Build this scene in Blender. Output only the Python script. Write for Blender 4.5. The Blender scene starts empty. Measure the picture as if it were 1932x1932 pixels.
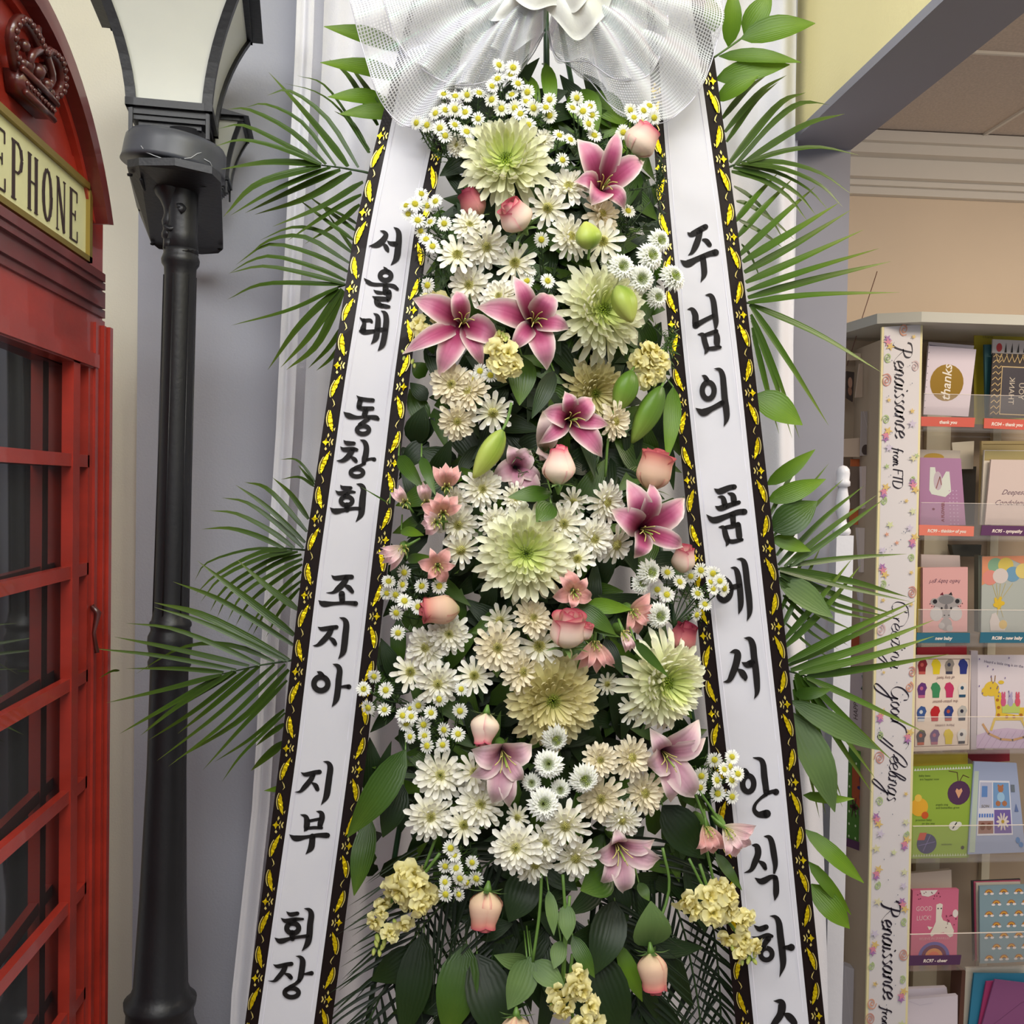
import bpy, bmesh, math, random
from mathutils import Vector, Matrix
R=random.Random(7)
PI=math.pi
sc=bpy.context.scene
# ------------------------------------------------------------------ camera, world, lights
CAM=Vector((0,0,1.5)); F=1932.0
MR=(Matrix.Rotation(math.radians(-4.9),3,'Z')@Matrix.Rotation(math.radians(90-1.28),3,'X')@Matrix.Rotation(math.radians(0.95),3,'Z'))
cd=bpy.data.cameras.new('camera'); cam=bpy.data.objects.new('camera',cd)
sc.collection.objects.link(cam); cam.matrix_world=Matrix.Translation(CAM)@MR.to_4x4()
cd.sensor_width=36; cd.sensor_height=36; cd.lens=36; cd.clip_start=0.05
sc.camera=cam
w=bpy.data.worlds.new('world'); sc.world=w; w.use_nodes=True
w.node_tree.nodes['Background'].inputs[0].default_value=(0.93,0.95,1.0,1)
w.node_tree.nodes['Background'].inputs[1].default_value=0.44
def area(name,loc,target,sx,sy,power,col):
    l=bpy.data.lights.new(name,'AREA'); l.shape='RECTANGLE'; l.size=sx; l.size_y=sy; l.energy=power; l.color=col
    o=bpy.data.objects.new(name,l); sc.collection.objects.link(o); o.location=loc
    o.rotation_euler=(Vector(target)-Vector(loc)).to_track_quat('-Z','Y').to_euler(); return o
area('ceiling_or_fill_light',(0.25,0.35,2.88),(0.25,0.5,0),1.1,0.7,25,(0.97,0.985,1))
area('ceiling_or_fill_light',(0.1,-1.1,2.88),(0.1,-0.6,0),1.6,1.0,50,(0.98,0.99,1))
area('ceiling_or_fill_light',(-1.0,0.0,2.88),(0.3,1.0,1.6),0.9,0.6,24,(0.98,0.99,1))  # fill light, added to brighten the yellow wall and the left side
area('ceiling_or_fill_light',(1.75,1.3,2.40),(1.75,1.6,0),0.9,0.6,27,(1,0.86,0.70))
vs=sc.view_settings; vs.view_transform='Standard'; vs.look='None'; vs.exposure=0.0; vs.gamma=1; vs.use_curve_mapping=False
try: sc.cycles.transparent_max_bounces=24
except Exception: pass
# ------------------------------------------------------------------ geometry helpers
def ray(px,py): return MR@Vector(((px-966)/F,(966-py)/F,-1))
def PY(px,py,Y):
    d=ray(px,py); return CAM+d*(Y/d.y)
def PX(px,py,X):
    d=ray(px,py); return CAM+d*(X/d.x)
def PP(px,py,p0,n):
    d=ray(px,py); return CAM+d*((p0-CAM).dot(n)/d.dot(n))
FWD=MR@Vector((0,0,-1))
def S(p): return (p-CAM).dot(FWD)/F          # metres per pixel at a point
def lean(py): return 0.10*(920-py)/1932*1.45
def FD(px,py,off=0): return 1.43+0.06*min(1.2,((px-1015)/270)**2)+lean(py)+off
def FP(px,py,off=0): return PY(px,py,FD(px,py,off))
def spl(pts,n):
    pts=[Vector(p) for p in pts]
    if len(pts)==2: return [pts[0].lerp(pts[1],i/n) for i in range(n+1)]
    P=[2*pts[0]-pts[1]]+pts+[2*pts[-1]-pts[-2]]; out=[]; m=len(pts)-1
    for i in range(n+1):
        x=i/n*m; k=min(int(x),m-1); u=x-k; a,b,c,d=P[k:k+4]
        out.append(0.5*((2*b)+(c-a)*u+(2*a-5*b+4*c-d)*u*u+(3*b-a-3*c+d)*u**3))
    return out
ORG={}
def org(o): return ORG.get(o.name,Vector((0,0,0))) if o else Vector((0,0,0))
def link(o): sc.collection.objects.link(o); return o
def tag(o,label=None,cat=None,group=None,kind=None):
    if label: o['label']=label
    if cat: o['category']=cat
    if group: o['group']=group
    if kind: o['kind']=kind
    return o
def thing(name,label,cat,loc,group=None):
    o=bpy.data.objects.new(name,None); link(o); o.location=loc; o.empty_display_size=0.02
    ORG[o.name]=Vector(loc); return tag(o,label,cat,group)
class MB:
    def __init__(s): s.v=[]; s.f=[]; s.t=[]; s.s=[]
    def add(s,v,f,t=None,ss=None):
        b=len(s.v); s.v+=[Vector(x) for x in v]; s.f+=[[i+b for i in q] for q in f]
        s.t+=t if t else [0.5]*len(v); s.s+=ss if ss else [0.5]*len(v); return s
    def box(s,a,b,M=None):
        x0,y0,z0=a; x1,y1,z1=b
        v=[Vector(q) for q in ((x0,y0,z0),(x1,y0,z0),(x1,y1,z0),(x0,y1,z0),(x0,y0,z1),(x1,y0,z1),(x1,y1,z1),(x0,y1,z1))]
        if M: v=[M@q for q in v]
        return s.add(v,[(0,3,2,1),(4,5,6,7),(0,1,5,4),(1,2,6,5),(2,3,7,6),(3,0,4,7)])
    def prism(s,poly,d):          # poly: 3d points, d: extrusion vector
        n=len(poly); poly=[Vector(p) for p in poly]; d=Vector(d)
        return s.add(poly+[p+d for p in poly],[list(range(n))[::-1],list(range(n,2*n))]+[(i,(i+1)%n,(i+1)%n+n,i+n) for i in range(n)])
    def tube(s,pts,r,k=6,cap=True):
        pts=[Vector(p) for p in pts]; n=len(pts); rr=r if isinstance(r,(list,tuple)) else [r]*n
        v=[];f=[];t=[]; up=None
        for i,p in enumerate(pts):
            d=(pts[min(i+1,n-1)]-pts[max(i-1,0)]).normalized()
            if up is None: up=d.orthogonal().normalized()
            up=(up-d*up.dot(d)); up=up.normalized() if up.length>1e-6 else d.orthogonal().normalized()
            sd=d.cross(up)
            for j in range(k):
                a=2*PI*j/k; v.append(p+(up*math.cos(a)+sd*math.sin(a))*rr[i]); t.append(i/max(1,n-1))
        for i in range(n-1):
            for j in range(k): f.append((i*k+j,i*k+(j+1)%k,(i+1)*k+(j+1)%k,(i+1)*k+j))
        if cap: f+= [list(range(k))[::-1],[ (n-1)*k+j for j in range(k)]]
        return s.add(v,f,t)
    def lathe(s,prof,M=None,k=24,t=None):       # prof (r,z)
        v=[];f=[];tt=[]; n=len(prof)
        for i,(r,z) in enumerate(prof):
            for j in range(k):
                a=2*PI*j/k; q=Vector((r*math.cos(a),r*math.sin(a),z)); v.append(M@q if M else q); tt.append(i/max(1,n-1))
        for i in range(n-1):
            for j in range(k): f.append((i*k+j,i*k+(j+1)%k,(i+1)*k+(j+1)%k,(i+1)*k+j))
        if prof[0][0]>1e-5: f.append(list(range(k))[::-1])
        if prof[-1][0]>1e-5: f.append([(n-1)*k+j for j in range(k)])
        return s.add(v,f,tt)
    def grid(s,rows,tt=None,ss=None):
        n=len(rows); m=len(rows[0]); v=[p for r in rows for p in r]
        f=[(i*m+j,i*m+j+1,(i+1)*m+j+1,(i+1)*m+j) for i in range(n-1) for j in range(m-1)]
        t=tt or [i/(n-1) for i in range(n) for j in range(m)]; q=ss or [abs(2*j/(m-1)-1) for i in range(n) for j in range(m)]
        return s.add(v,f,t,q)
    def blade(s,pts,w,nrm,prof,n=6,m=2,cup=0.2,ruf=0,seed=0):
        c=spl(pts,n); rows=[]; nrm=Vector(nrm).normalized(); rr=random.Random(seed)
        ph=rr.random()*6
        for i,p in enumerate(c):
            t=i/n; d=(c[min(i+1,n)]-c[max(i-1,0)]); d=d.normalized() if d.length>1e-9 else Vector((0,0,1))
            sd=d.cross(nrm); sd=sd.normalized() if sd.length>1e-6 else d.orthogonal()
            nn=sd.cross(d); ww=w*prof(t)/2; row=[]
            for j in range(m+1):
                q=2*j/m-1; row.append(p+sd*(q*ww)+nn*(cup*ww*abs(q)**1.5)+nn*(ruf*w*math.sin(t*9+ph+q*2)*abs(q)))
            rows.append(row)
        return s.grid(rows)
    def mesh(s,name,o=Vector((0,0,0)),smooth=True,attrs=True):
        me=bpy.data.meshes.new(name); me.from_pydata([v-o for v in s.v],[],s.f)
        if attrs:
            a=me.attributes.new('t','FLOAT','POINT'); a.data.foreach_set('value',s.t)
            a=me.attributes.new('s','FLOAT','POINT'); a.data.foreach_set('value',s.s)
        if smooth: me.polygons.foreach_set('use_smooth',[True]*len(me.polygons))
        me.update(); return me
    def build(s,name,mat,parent=None,smooth=True,kind=None,label=None):
        me=s.mesh(name,org(parent),smooth); me.materials.append(mat)
        o=bpy.data.objects.new(name,me); link(o)
        if parent: o.parent=parent; ORG[o.name]=org(parent)
        if kind: o['kind']=kind
        if label: o['label']=label
        return o
def inst(name,me,parent,M):
    o=bpy.data.objects.new(name,me); link(o); o.parent=parent; o.matrix_basis=M; return o
def leafp(t): return max(0.03,math.sin(PI*min(1,t**0.75*0.97+0.02)))
def lancep(t): return max(0.03,(math.sin(PI*min(1,t**0.62)))**0.9)
def palmp(t): return max(0.02,min(1,0.45+t*3.5)*(1-t**2.2))
def petalp(t): return max(0.05,(0.45+0.75*t)*(1-t**5)**0.5+0.02)
def lilyp(t): return max(0.04,(0.25+1.9*t*(1-t)*2)*(1-t**3.2)**0.6) if t<1 else 0.03
def flatp(t): return 1
# ------------------------------------------------------------------ materials
MT={}
def lin(c):
    return tuple(((x/255)/12.92 if x/255<=0.04045 else ((x/255+0.055)/1.055)**2.4) for x in c)+(1,)
def mat(name,c,rough=0.6,metal=0,noise=0,nscale=30,bump=0,bscale=60,coat=0,spec=0.5,stretch=None):
    m=bpy.data.materials.new(name); m.use_nodes=True; nt=m.node_tree; b=nt.nodes['Principled BSDF']
    b.inputs['Base Color'].default_value=lin(c); b.inputs['Roughness'].default_value=rough; b.inputs['Metallic'].default_value=metal
    b.inputs['Coat Weight'].default_value=coat; b.inputs['Specular IOR Level'].default_value=spec
    if noise or bump:
        tc=nt.nodes.new('ShaderNodeTexCoord'); mp=nt.nodes.new('ShaderNodeMapping'); nt.links.new(tc.outputs['Object'],mp.inputs[0])
        if stretch: mp.inputs['Scale'].default_value=stretch
    if noise:
        n=nt.nodes.new('ShaderNodeTexNoise'); n.inputs['Scale'].default_value=nscale; n.inputs['Detail'].default_value=4; nt.links.new(mp.outputs[0],n.inputs[0])
        x=nt.nodes.new('ShaderNodeMix'); x.data_type='RGBA'; x.inputs[6].default_value=lin([q*(1-noise) for q in c]); x.inputs[7].default_value=lin([min(255,q*(1+noise)) for q in c])
        nt.links.new(n.outputs[0],x.inputs[0]); nt.links.new(x.outputs[2],b.inputs['Base Color'])
    if bump:
        n=nt.nodes.new('ShaderNodeTexNoise'); n.inputs['Scale'].default_value=bscale; nt.links.new(mp.outputs[0],n.inputs[0])
        u=nt.nodes.new('ShaderNodeBump'); u.inputs['Strength'].default_value=bump; u.inputs['Distance'].default_value=0.004
        nt.links.new(n.outputs[0],u.inputs['Height']); nt.links.new(u.outputs[0],b.inputs['Normal'])
    MT[name]=m; return m
def pmat(name,ramp,edge=None,epow=2,eamt=1,rough=0.5,trans=0.25,vein=0,coat=0,spec=0.35,var=0.12):
    """petal / leaf: colour runs from root to tip (t) and from midrib to edge (s)"""
    m=bpy.data.materials.new(name); m.use_nodes=True; nt=m.node_tree; N=nt.nodes; L=nt.links; b=N['Principled BSDF']
    a=N.new('ShaderNodeAttribute'); a.attribute_name='t'; cr=N.new('ShaderNodeValToRGB'); L.new(a.outputs['Fac'],cr.inputs[0])
    e=cr.color_ramp.elements
    while len(e)<len(ramp): e.new(0.5)
    for i,(p,c) in enumerate(ramp): e[i].position=p; e[i].color=lin(c)
    col=cr.outputs[0]
    q=N.new('ShaderNodeAttribute'); q.attribute_name='s'
    if edge:
        pw=N.new('ShaderNodeMath'); pw.operation='POWER'; L.new(q.outputs['Fac'],pw.inputs[0]); pw.inputs[1].default_value=epow
        mu=N.new('ShaderNodeMath'); mu.operation='MULTIPLY'; L.new(pw.outputs[0],mu.inputs[0]); mu.inputs[1].default_value=eamt
        x=N.new('ShaderNodeMix'); x.data_type='RGBA'; L.new(mu.outputs[0],x.inputs[0]); L.new(col,x.inputs[6]); x.inputs[7].default_value=lin(edge); col=x.outputs[2]
    if var:
        oi=N.new('ShaderNodeObjectInfo'); tc=N.new('ShaderNodeTexCoord'); no=N.new('ShaderNodeTexNoise'); no.inputs['Scale'].default_value=25
        L.new(tc.outputs['Object'],no.inputs[0]); ad=N.new('ShaderNodeMath'); ad.operation='ADD'; L.new(no.outputs[0],ad.inputs[0]); L.new(oi.outputs['Random'],ad.inputs[1])
        mr=N.new('ShaderNodeMapRange'); mr.inputs[1].default_value=0.3; mr.inputs[2].default_value=1.7; mr.inputs[3].default_value=1-var; mr.inputs[4].default_value=1+var*0.6; L.new(ad.outputs[0],mr.inputs[0])
        h=N.new('ShaderNodeHueSaturation'); L.new(mr.outputs[0],h.inputs['Value']); L.new(col,h.inputs['Color']); col=h.outputs[0]
    if vein:
        wv=N.new('ShaderNodeMath'); wv.operation='SINE'; mm=N.new('ShaderNodeMath'); mm.operation='MULTIPLY'; mm.inputs[1].default_value=vein; L.new(q.outputs['Fac'],mm.inputs[0]); L.new(mm.outputs[0],wv.inputs[0])
        bp=N.new('ShaderNodeBump'); bp.inputs['Strength'].default_value=0.13; bp.inputs['Distance'].default_value=0.001; L.new(wv.outputs[0],bp.inputs['Height']); L.new(bp.outputs[0],b.inputs['Normal'])
    L.new(col,b.inputs['Base Color']); b.inputs['Roughness'].default_value=rough; b.inputs['Coat Weight'].default_value=coat; b.inputs['Specular IOR Level'].default_value=spec
    if trans:
        tr=N.new('ShaderNodeBsdfTranslucent'); L.new(col,tr.inputs[0]); ms=N.new('ShaderNodeMixShader'); ms.inputs[0].default_value=trans
        L.new(b.outputs[0],ms.inputs[1]); L.new(tr.outputs[0],ms.inputs[2]); L.new(ms.outputs[0],N['Material Output'].inputs[0])
    MT[name]=m; return m
def clear(name,tint,gloss=0.08,alpha=0.1):
    m=bpy.data.materials.new(name); m.use_nodes=True; nt=m.node_tree; N=nt.nodes; L=nt.links
    b=N['Principled BSDF']; b.inputs['Base Color'].default_value=lin(tint); b.inputs['Roughness'].default_value=0.05
    tr=N.new('ShaderNodeBsdfTransparent'); gl=N.new('ShaderNodeBsdfGlossy'); gl.inputs['Roughness'].default_value=0.06
    m1=N.new('ShaderNodeMixShader'); m1.inputs[0].default_value=gloss; L.new(tr.outputs[0],m1.inputs[1]); L.new(gl.outputs[0],m1.inputs[2])
    m2=N.new('ShaderNodeMixShader'); m2.inputs[0].default_value=alpha; L.new(m1.outputs[0],m2.inputs[1]); L.new(b.outputs[0],m2.inputs[2]); L.new(m2.outputs[0],N['Material Output'].inputs[0])
    MT[name]=m; return m
mat('cream_wall',(240,235,214),0.8,noise=0.03,nscale=4,bump=0.15,bscale=250)
mat('grey_wall',(192,194,203),0.75,noise=0.03,nscale=3,bump=0.15,bscale=250)
mat('grey_trim_shaded',(150,150,160),0.75,noise=0.03,nscale=3)  # wall grey darkened: shade under the lintel and on the jamb, put into the colour
mat('yellow_wall',(250,238,180),0.75,noise=0.03,nscale=3,bump=0.15,bscale=250)
mat('beige_wall',(228,208,184),0.8,noise=0.03,nscale=3)
mat('white_trim',(225,218,208),0.6)
mat('ceiling_tile',(205,190,178),0.9,noise=0.1,nscale=160,bump=0.4,bscale=300)
mat('floor_wood',(110,95,85),0.4,noise=0.2,nscale=6,stretch=(1,8,1))
mat('curtain',(232,232,238),0.7,bump=0.15,bscale=500)
mat('booth_red',(150,44,32),0.32,noise=0.28,nscale=5,bump=0.08,bscale=40,coat=0.35,stretch=(1,1,3))
mat('booth_dark_red',(98,32,30),0.4,noise=0.3,nscale=9,coat=0.3)
mat('crown_brown',(72,26,22),0.33,noise=0.4,nscale=60,coat=0.5)
mat('sign_cream',(214,212,164),0.5,noise=0.04,nscale=30)
mat('sign_ink',(48,28,30),0.6)
mat('sign_gold',(150,128,60),0.4,metal=0.6)
mat('dark_interior',(20,20,22),0.9)
mat('lamp_black',(30,30,33),0.42,noise=0.25,nscale=8,bump=0.1,bscale=120)
mat('lamp_grey',(72,74,80),0.4,noise=0.2,nscale=20)
mat('lamp_crack',(190,192,195),0.6)
mat('frosted_pane',(205,206,196),0.35,noise=0.05,nscale=6)
mat('white_paint',(226,226,232),0.35,bump=0.1,bscale=90)
mat('ribbon_white',(205,204,210),0.45,noise=0.015,nscale=14,bump=0.05,bscale=30)
mat('ribbon_seam',(220,218,228),0.35)
mat('ribbon_black',(24,13,11),0.45,spec=0.15,coat=0.05,bump=0.2,bscale=25)
mat('gold_foil',(236,206,20),0.3,metal=0.8,bump=0.6,bscale=140)
mat('gold_pale',(222,202,120),0.3,metal=0.5)
mat('ink_black',(26,23,23),0.6,spec=0.2)
mat('satin',(240,242,236),0.3,coat=0.3,bump=0.08,bscale=400)
mat('easel_green',(30,62,34),0.45)
mat('foam_green',(22,38,20),0.95,noise=0.3,nscale=80,bump=0.5,bscale=200)
mat('glass_dark',(130,132,136),0.03,metal=0.85)
clear('acrylic',(225,215,205),0.07,0.05)
clear('plastic_sleeve',(230,228,230),0.12,0.06)
# petals and leaves
pmat('mum_inner',[(0,(140,165,60)),(0.4,(206,218,128)),(1,(234,238,176))],rough=0.45,trans=0.2)
pmat('mum_green',[(0,(160,180,80)),(0.3,(224,228,164)),(0.7,(242,242,208)),(1,(246,246,224))],rough=0.45,trans=0.22)
pmat('mum_core',[(0,(88,120,30)),(0.5,(150,182,50)),(1,(214,226,110))],rough=0.5,trans=0.15)
pmat('mum_tan',[(0,(150,156,60)),(0.4,(214,204,134)),(1,(236,228,186))],rough=0.5,trans=0.2)
pmat('daisy_white',[(0,(196,196,110)),(0.22,(236,232,196)),(0.6,(246,243,228)),(1,(250,249,242))],rough=0.5,trans=0.22)
pmat('daisy_tan',[(0,(190,180,100)),(0.22,(226,214,172)),(0.6,(238,228,200)),(1,(244,236,214))],rough=0.5,trans=0.2)
pmat('daisy_core',[(0,(140,152,50)),(0.6,(214,208,96)),(1,(240,234,160))],rough=0.6,trans=0.1)
pmat('button_white',[(0,(206,216,150)),(0.4,(242,244,228)),(1,(252,252,248))],rough=0.5,trans=0.2)
pmat('button_core',[(0,(80,110,40)),(1,(190,204,90))],rough=0.6,trans=0.1)
pmat('aster_white',[(0,(226,230,180)),(0.4,(246,246,236)),(1,(252,252,250))],rough=0.5,trans=0.25)
pmat('aster_core',[(0,(190,186,50)),(1,(226,214,70))],rough=0.8,trans=0.05)
pmat('lily_pink',[(0,(104,28,56)),(0.25,(146,44,84)),(0.55,(186,88,128)),(0.82,(216,150,172)),(1,(238,222,208))],edge=(244,232,222),epow=3.6,eamt=0.95,rough=0.45,trans=0.2,vein=14)
pmat('lily_pale',[(0,(150,100,120)),(0.3,(190,128,152)),(0.7,(214,172,184)),(1,(232,214,206))],edge=(240,228,218),epow=2.5,eamt=0.8,rough=0.5,trans=0.2,vein=14)
pmat('lily_back',[(0,(170,160,110)),(0.5,(206,176,176)),(1,(226,208,200))],edge=(232,222,206),epow=3,eamt=0.8,rough=0.5,trans=0.2)
pmat('bud_green',[(0,(96,130,36)),(0.5,(160,182,70)),(1,(196,204,104))],edge=(196,208,112),epow=2,eamt=0.5,rough=0.4,trans=0.1,vein=9)
pmat('bud_dark',[(0,(70,104,30)),(0.5,(104,140,48)),(1,(150,172,80))],rough=0.4,trans=0.1,vein=9)
pmat('rose_blush',[(0,(200,208,150)),(0.12,(238,222,196)),(0.62,(240,212,196)),(0.88,(234,174,168)),(1,(212,84,112))],edge=(226,130,146),epow=12,eamt=0.7,rough=0.6,trans=0.12,spec=0.2)
pmat('rose_peach',[(0,(190,190,120)),(0.12,(228,200,164)),(0.62,(232,190,166)),(0.88,(220,146,130)),(1,(192,86,98))],edge=(206,110,112),epow=10,eamt=0.7,rough=0.6,trans=0.12,spec=0.2)
pmat('rose_dark',[(0,(170,150,100)),(0.3,(200,140,130)),(0.7,(178,96,100)),(1,(132,40,62))],rough=0.55,trans=0.1,spec=0.25)
pmat('alstro_pink',[(0,(196,194,130)),(0.25,(230,184,166)),(0.6,(226,158,152)),(0.9,(234,182,176)),(1,(240,208,196))],edge=(240,204,196),epow=3,eamt=0.5,rough=0.5,trans=0.2,vein=12)
pmat('alstro_light',[(0,(200,206,130)),(0.3,(240,222,212)),(0.7,(234,184,190)),(1,(242,214,212))],edge=(246,226,224),epow=3,eamt=0.5,rough=0.5,trans=0.2,vein=12)
pmat('stock_yellow',[(0,(196,190,90)),(0.3,(236,224,140)),(1,(246,240,186))],rough=0.55,trans=0.3)
pmat('stock_bud',[(0,(120,150,60)),(0.6,(190,200,104)),(1,(226,224,140))],rough=0.6,trans=0.1)
pmat('leaf_green',[(0,(48,78,18)),(0.5,(66,98,24)),(1,(90,120,36))],edge=(52,84,20),epow=1,eamt=0.4,rough=0.38,trans=0.18,vein=30,spec=0.45)
pmat('leaf_bright',[(0,(84,122,20)),(0.5,(108,146,28)),(1,(124,158,42))],edge=(82,120,24),epow=1,eamt=0.4,rough=0.4,trans=0.3,vein=34,spec=0.45)
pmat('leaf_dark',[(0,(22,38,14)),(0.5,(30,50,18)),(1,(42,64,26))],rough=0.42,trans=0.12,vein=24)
pmat('leaf_sage',[(0,(70,96,50)),(0.5,(96,122,66)),(1,(104,130,76))],rough=0.5,trans=0.15,vein=22)
pmat('palm_green',[(0,(44,70,16)),(0.5,(62,90,20)),(0.9,(90,112,36)),(1,(126,130,70))],edge=(84,114,38),epow=1,eamt=0.4,rough=0.35,trans=0.15,vein=16,spec=0.5)
pmat('palm_bright',[(0,(56,88,16)),(0.5,(78,114,22)),(1,(130,146,60))],edge=(68,100,24),epow=1,eamt=0.4,rough=0.38,trans=0.25,vein=16,spec=0.45)
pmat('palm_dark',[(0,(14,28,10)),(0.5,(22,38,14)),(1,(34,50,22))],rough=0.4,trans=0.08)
mat('stem_green',(92,126,52),0.5); mat('stem_dark',(44,70,30),0.6); mat('filament',(196,190,110),0.5); mat('stem_grey',(120,130,80),0.6)
# gauze: woven net, holes are real transparency
def gauze():
    m=bpy.data.materials.new('gauze'); m.use_nodes=True; nt=m.node_tree; N=nt.nodes; L=nt.links; b=N['Principled BSDF']
    def stripes(attr,fr,th):
        a=N.new('ShaderNodeAttribute'); a.attribute_name=attr; mu=N.new('ShaderNodeMath'); mu.operation='MULTIPLY'; mu.inputs[1].default_value=fr; L.new(a.outputs['Fac'],mu.inputs[0])
        fr_=N.new('ShaderNodeMath'); fr_.operation='FRACT'; L.new(mu.outputs[0],fr_.inputs[0]); lt=N.new('ShaderNodeMath'); lt.operation='LESS_THAN'; lt.inputs[1].default_value=th; L.new(fr_.outputs[0],lt.inputs[0]); return lt.outputs[0]
    mx=N.new('ShaderNodeMath'); mx.operation='MAXIMUM'; L.new(stripes('t',60,0.42),mx.inputs[0]); L.new(stripes('s',150,0.34),mx.inputs[1])
    mr=N.new('ShaderNodeMapRange'); mr.inputs[3].default_value=0.2; mr.inputs[4].default_value=0.86; L.new(mx.outputs[0],mr.inputs[0])
    tr=N.new('ShaderNodeBsdfTransparent'); ms=N.new('ShaderNodeMixShader'); L.new(mr.outputs[0],ms.inputs[0]); L.new(tr.outputs[0],ms.inputs[1]); L.new(b.outputs[0],ms.inputs[2]); L.new(ms.outputs[0],N['Material Output'].inputs[0])
    b.inputs['Base Color'].default_value=lin((236,236,240)); b.inputs['Roughness'].default_value=0.22; b.inputs['Specular IOR Level'].default_value=1.0
    b.inputs['Thin Film Thickness'].default_value=420; b.inputs['Coat Weight'].default_value=0.4
    MT['gauze']=m
gauze()
# ------------------------------------------------------------------ the setting
def struct(name,b,m,smooth=False,label=None): return tag(b.build(name,MT[m],None,smooth),label,kind='structure')
struct('floor',MB().box((-2.2,-2.2,-0.05),(3.4,3.2,0)),'floor_wood')
struct('ceiling',MB().box((-2.2,-2.2,2.95),(0.84,3.2,3.0)),'white_trim')
struct('ceiling_card_room',MB().box((0.84,-2.2,2.455),(3.4,3.2,2.5)),'ceiling_tile')
g=MB()
for x in (1.45,2.06,2.67): g.box((x,-0.5,2.449),(x+.008,2.74,2.456))
for y in (0.9,1.51,2.12): g.box((0.84,y,2.449),(3.4,y+.008,2.456))
struct('trim_ceiling_grid',g,'white_trim')
struct('wall_back',MB().box((-2.2,2.12,0),(-.577,2.2,2.95)),'cream_wall')
XC=PY(257,900,2.05).x
struct('wall_middle',MB().box((XC,2.05,0),(0.71,2.2,2.95)),'grey_wall')
struct('wall_right',MB().box((0.71,-2.2,2.205),(0.84,2.0,2.95)),'yellow_wall')
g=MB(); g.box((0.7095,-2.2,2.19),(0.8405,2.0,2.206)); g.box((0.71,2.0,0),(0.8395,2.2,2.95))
struct('trim_1',g,'grey_trim_shaded')
struct('wall_card_room',MB().box((0.84,2.72,0),(3.4,2.8,2.5)),'beige_wall')
g=MB()
for y0,z0,y1,z1 in ((2.70,2.315,2.72,2.335),(2.685,2.335,2.72,2.35),(2.66,2.35,2.72,2.40),(2.62,2.40,2.72,2.425),(2.60,2.425,2.72,2.452)):
    g.box((0.8396,y0,z0),(3.4,y1,z1))
struct('trim_2',g,'white_trim')
g=MB(); g.box((0.98,2.714,1.98),(1.06,2.7205,2.2)); 
struct('trim_3',g,'beige_wall')
# ------------------------------------------------------------------ telephone booth cabinet
XB=-0.5
def zb(px,py,X=XB): p=PX(px,py,X); return p.y,p.z
booth=thing('telephone_booth','tall red wooden telephone booth cabinet with glazed door, left of the lamp post','booth',(-0.82,1.27,0))
Y0,Y1,YC=0.89,1.65,1.27
RED=MT['booth_red'];DR=MT['booth_dark_red']
b=MB(); b.box((-1.14,Y0,0),(XB,Y0+.045,1.75)); b.box((-1.14,Y1-.055,0),(XB,Y1,1.75)); b.box((-1.14,Y0,0),(-1.12,Y1,1.75))
b.box((XB-.02,Y1-.062,0),(XB+.006,Y1-.05,1.74)); b.box((XB-.003,Y1-.028,0),(XB+.008,Y1-.018,1.74))
b.box((XB-.003,Y1-.012,0),(XB+.012,Y1+.002,1.74)); b.box((-1.14,Y0,1.70),(XB-.004,Y1,1.95)); b.box((-1.14,Y0,0),(XB,Y1,0.14))
b.build('cabinet_body',RED,booth,False)
# frieze between glass and cornice
b=MB(); b.box((XB-.03,Y0+.01,1.685),(XB+.002,Y1-.03,1.765)); b.box((XB-.03,Y0+.01,1.672),(XB+.008,Y1-.05,1.692)); b.build('frieze_panel',RED,booth,False)
# cornice mouldings (stepped)
b=MB()
for i,(z0,z1,o) in enumerate(((1.752,1.764,.010),(1.764,1.772,.018),(1.772,1.79,.013),(1.79,1.80,.024),(1.80,1.812,.03))):
    o*=.6; b.box((-1.15,Y0-o,z0),(XB+o,(.5-o)*3.3026,z1))
b.build('cornice',DR,booth,False)
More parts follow.
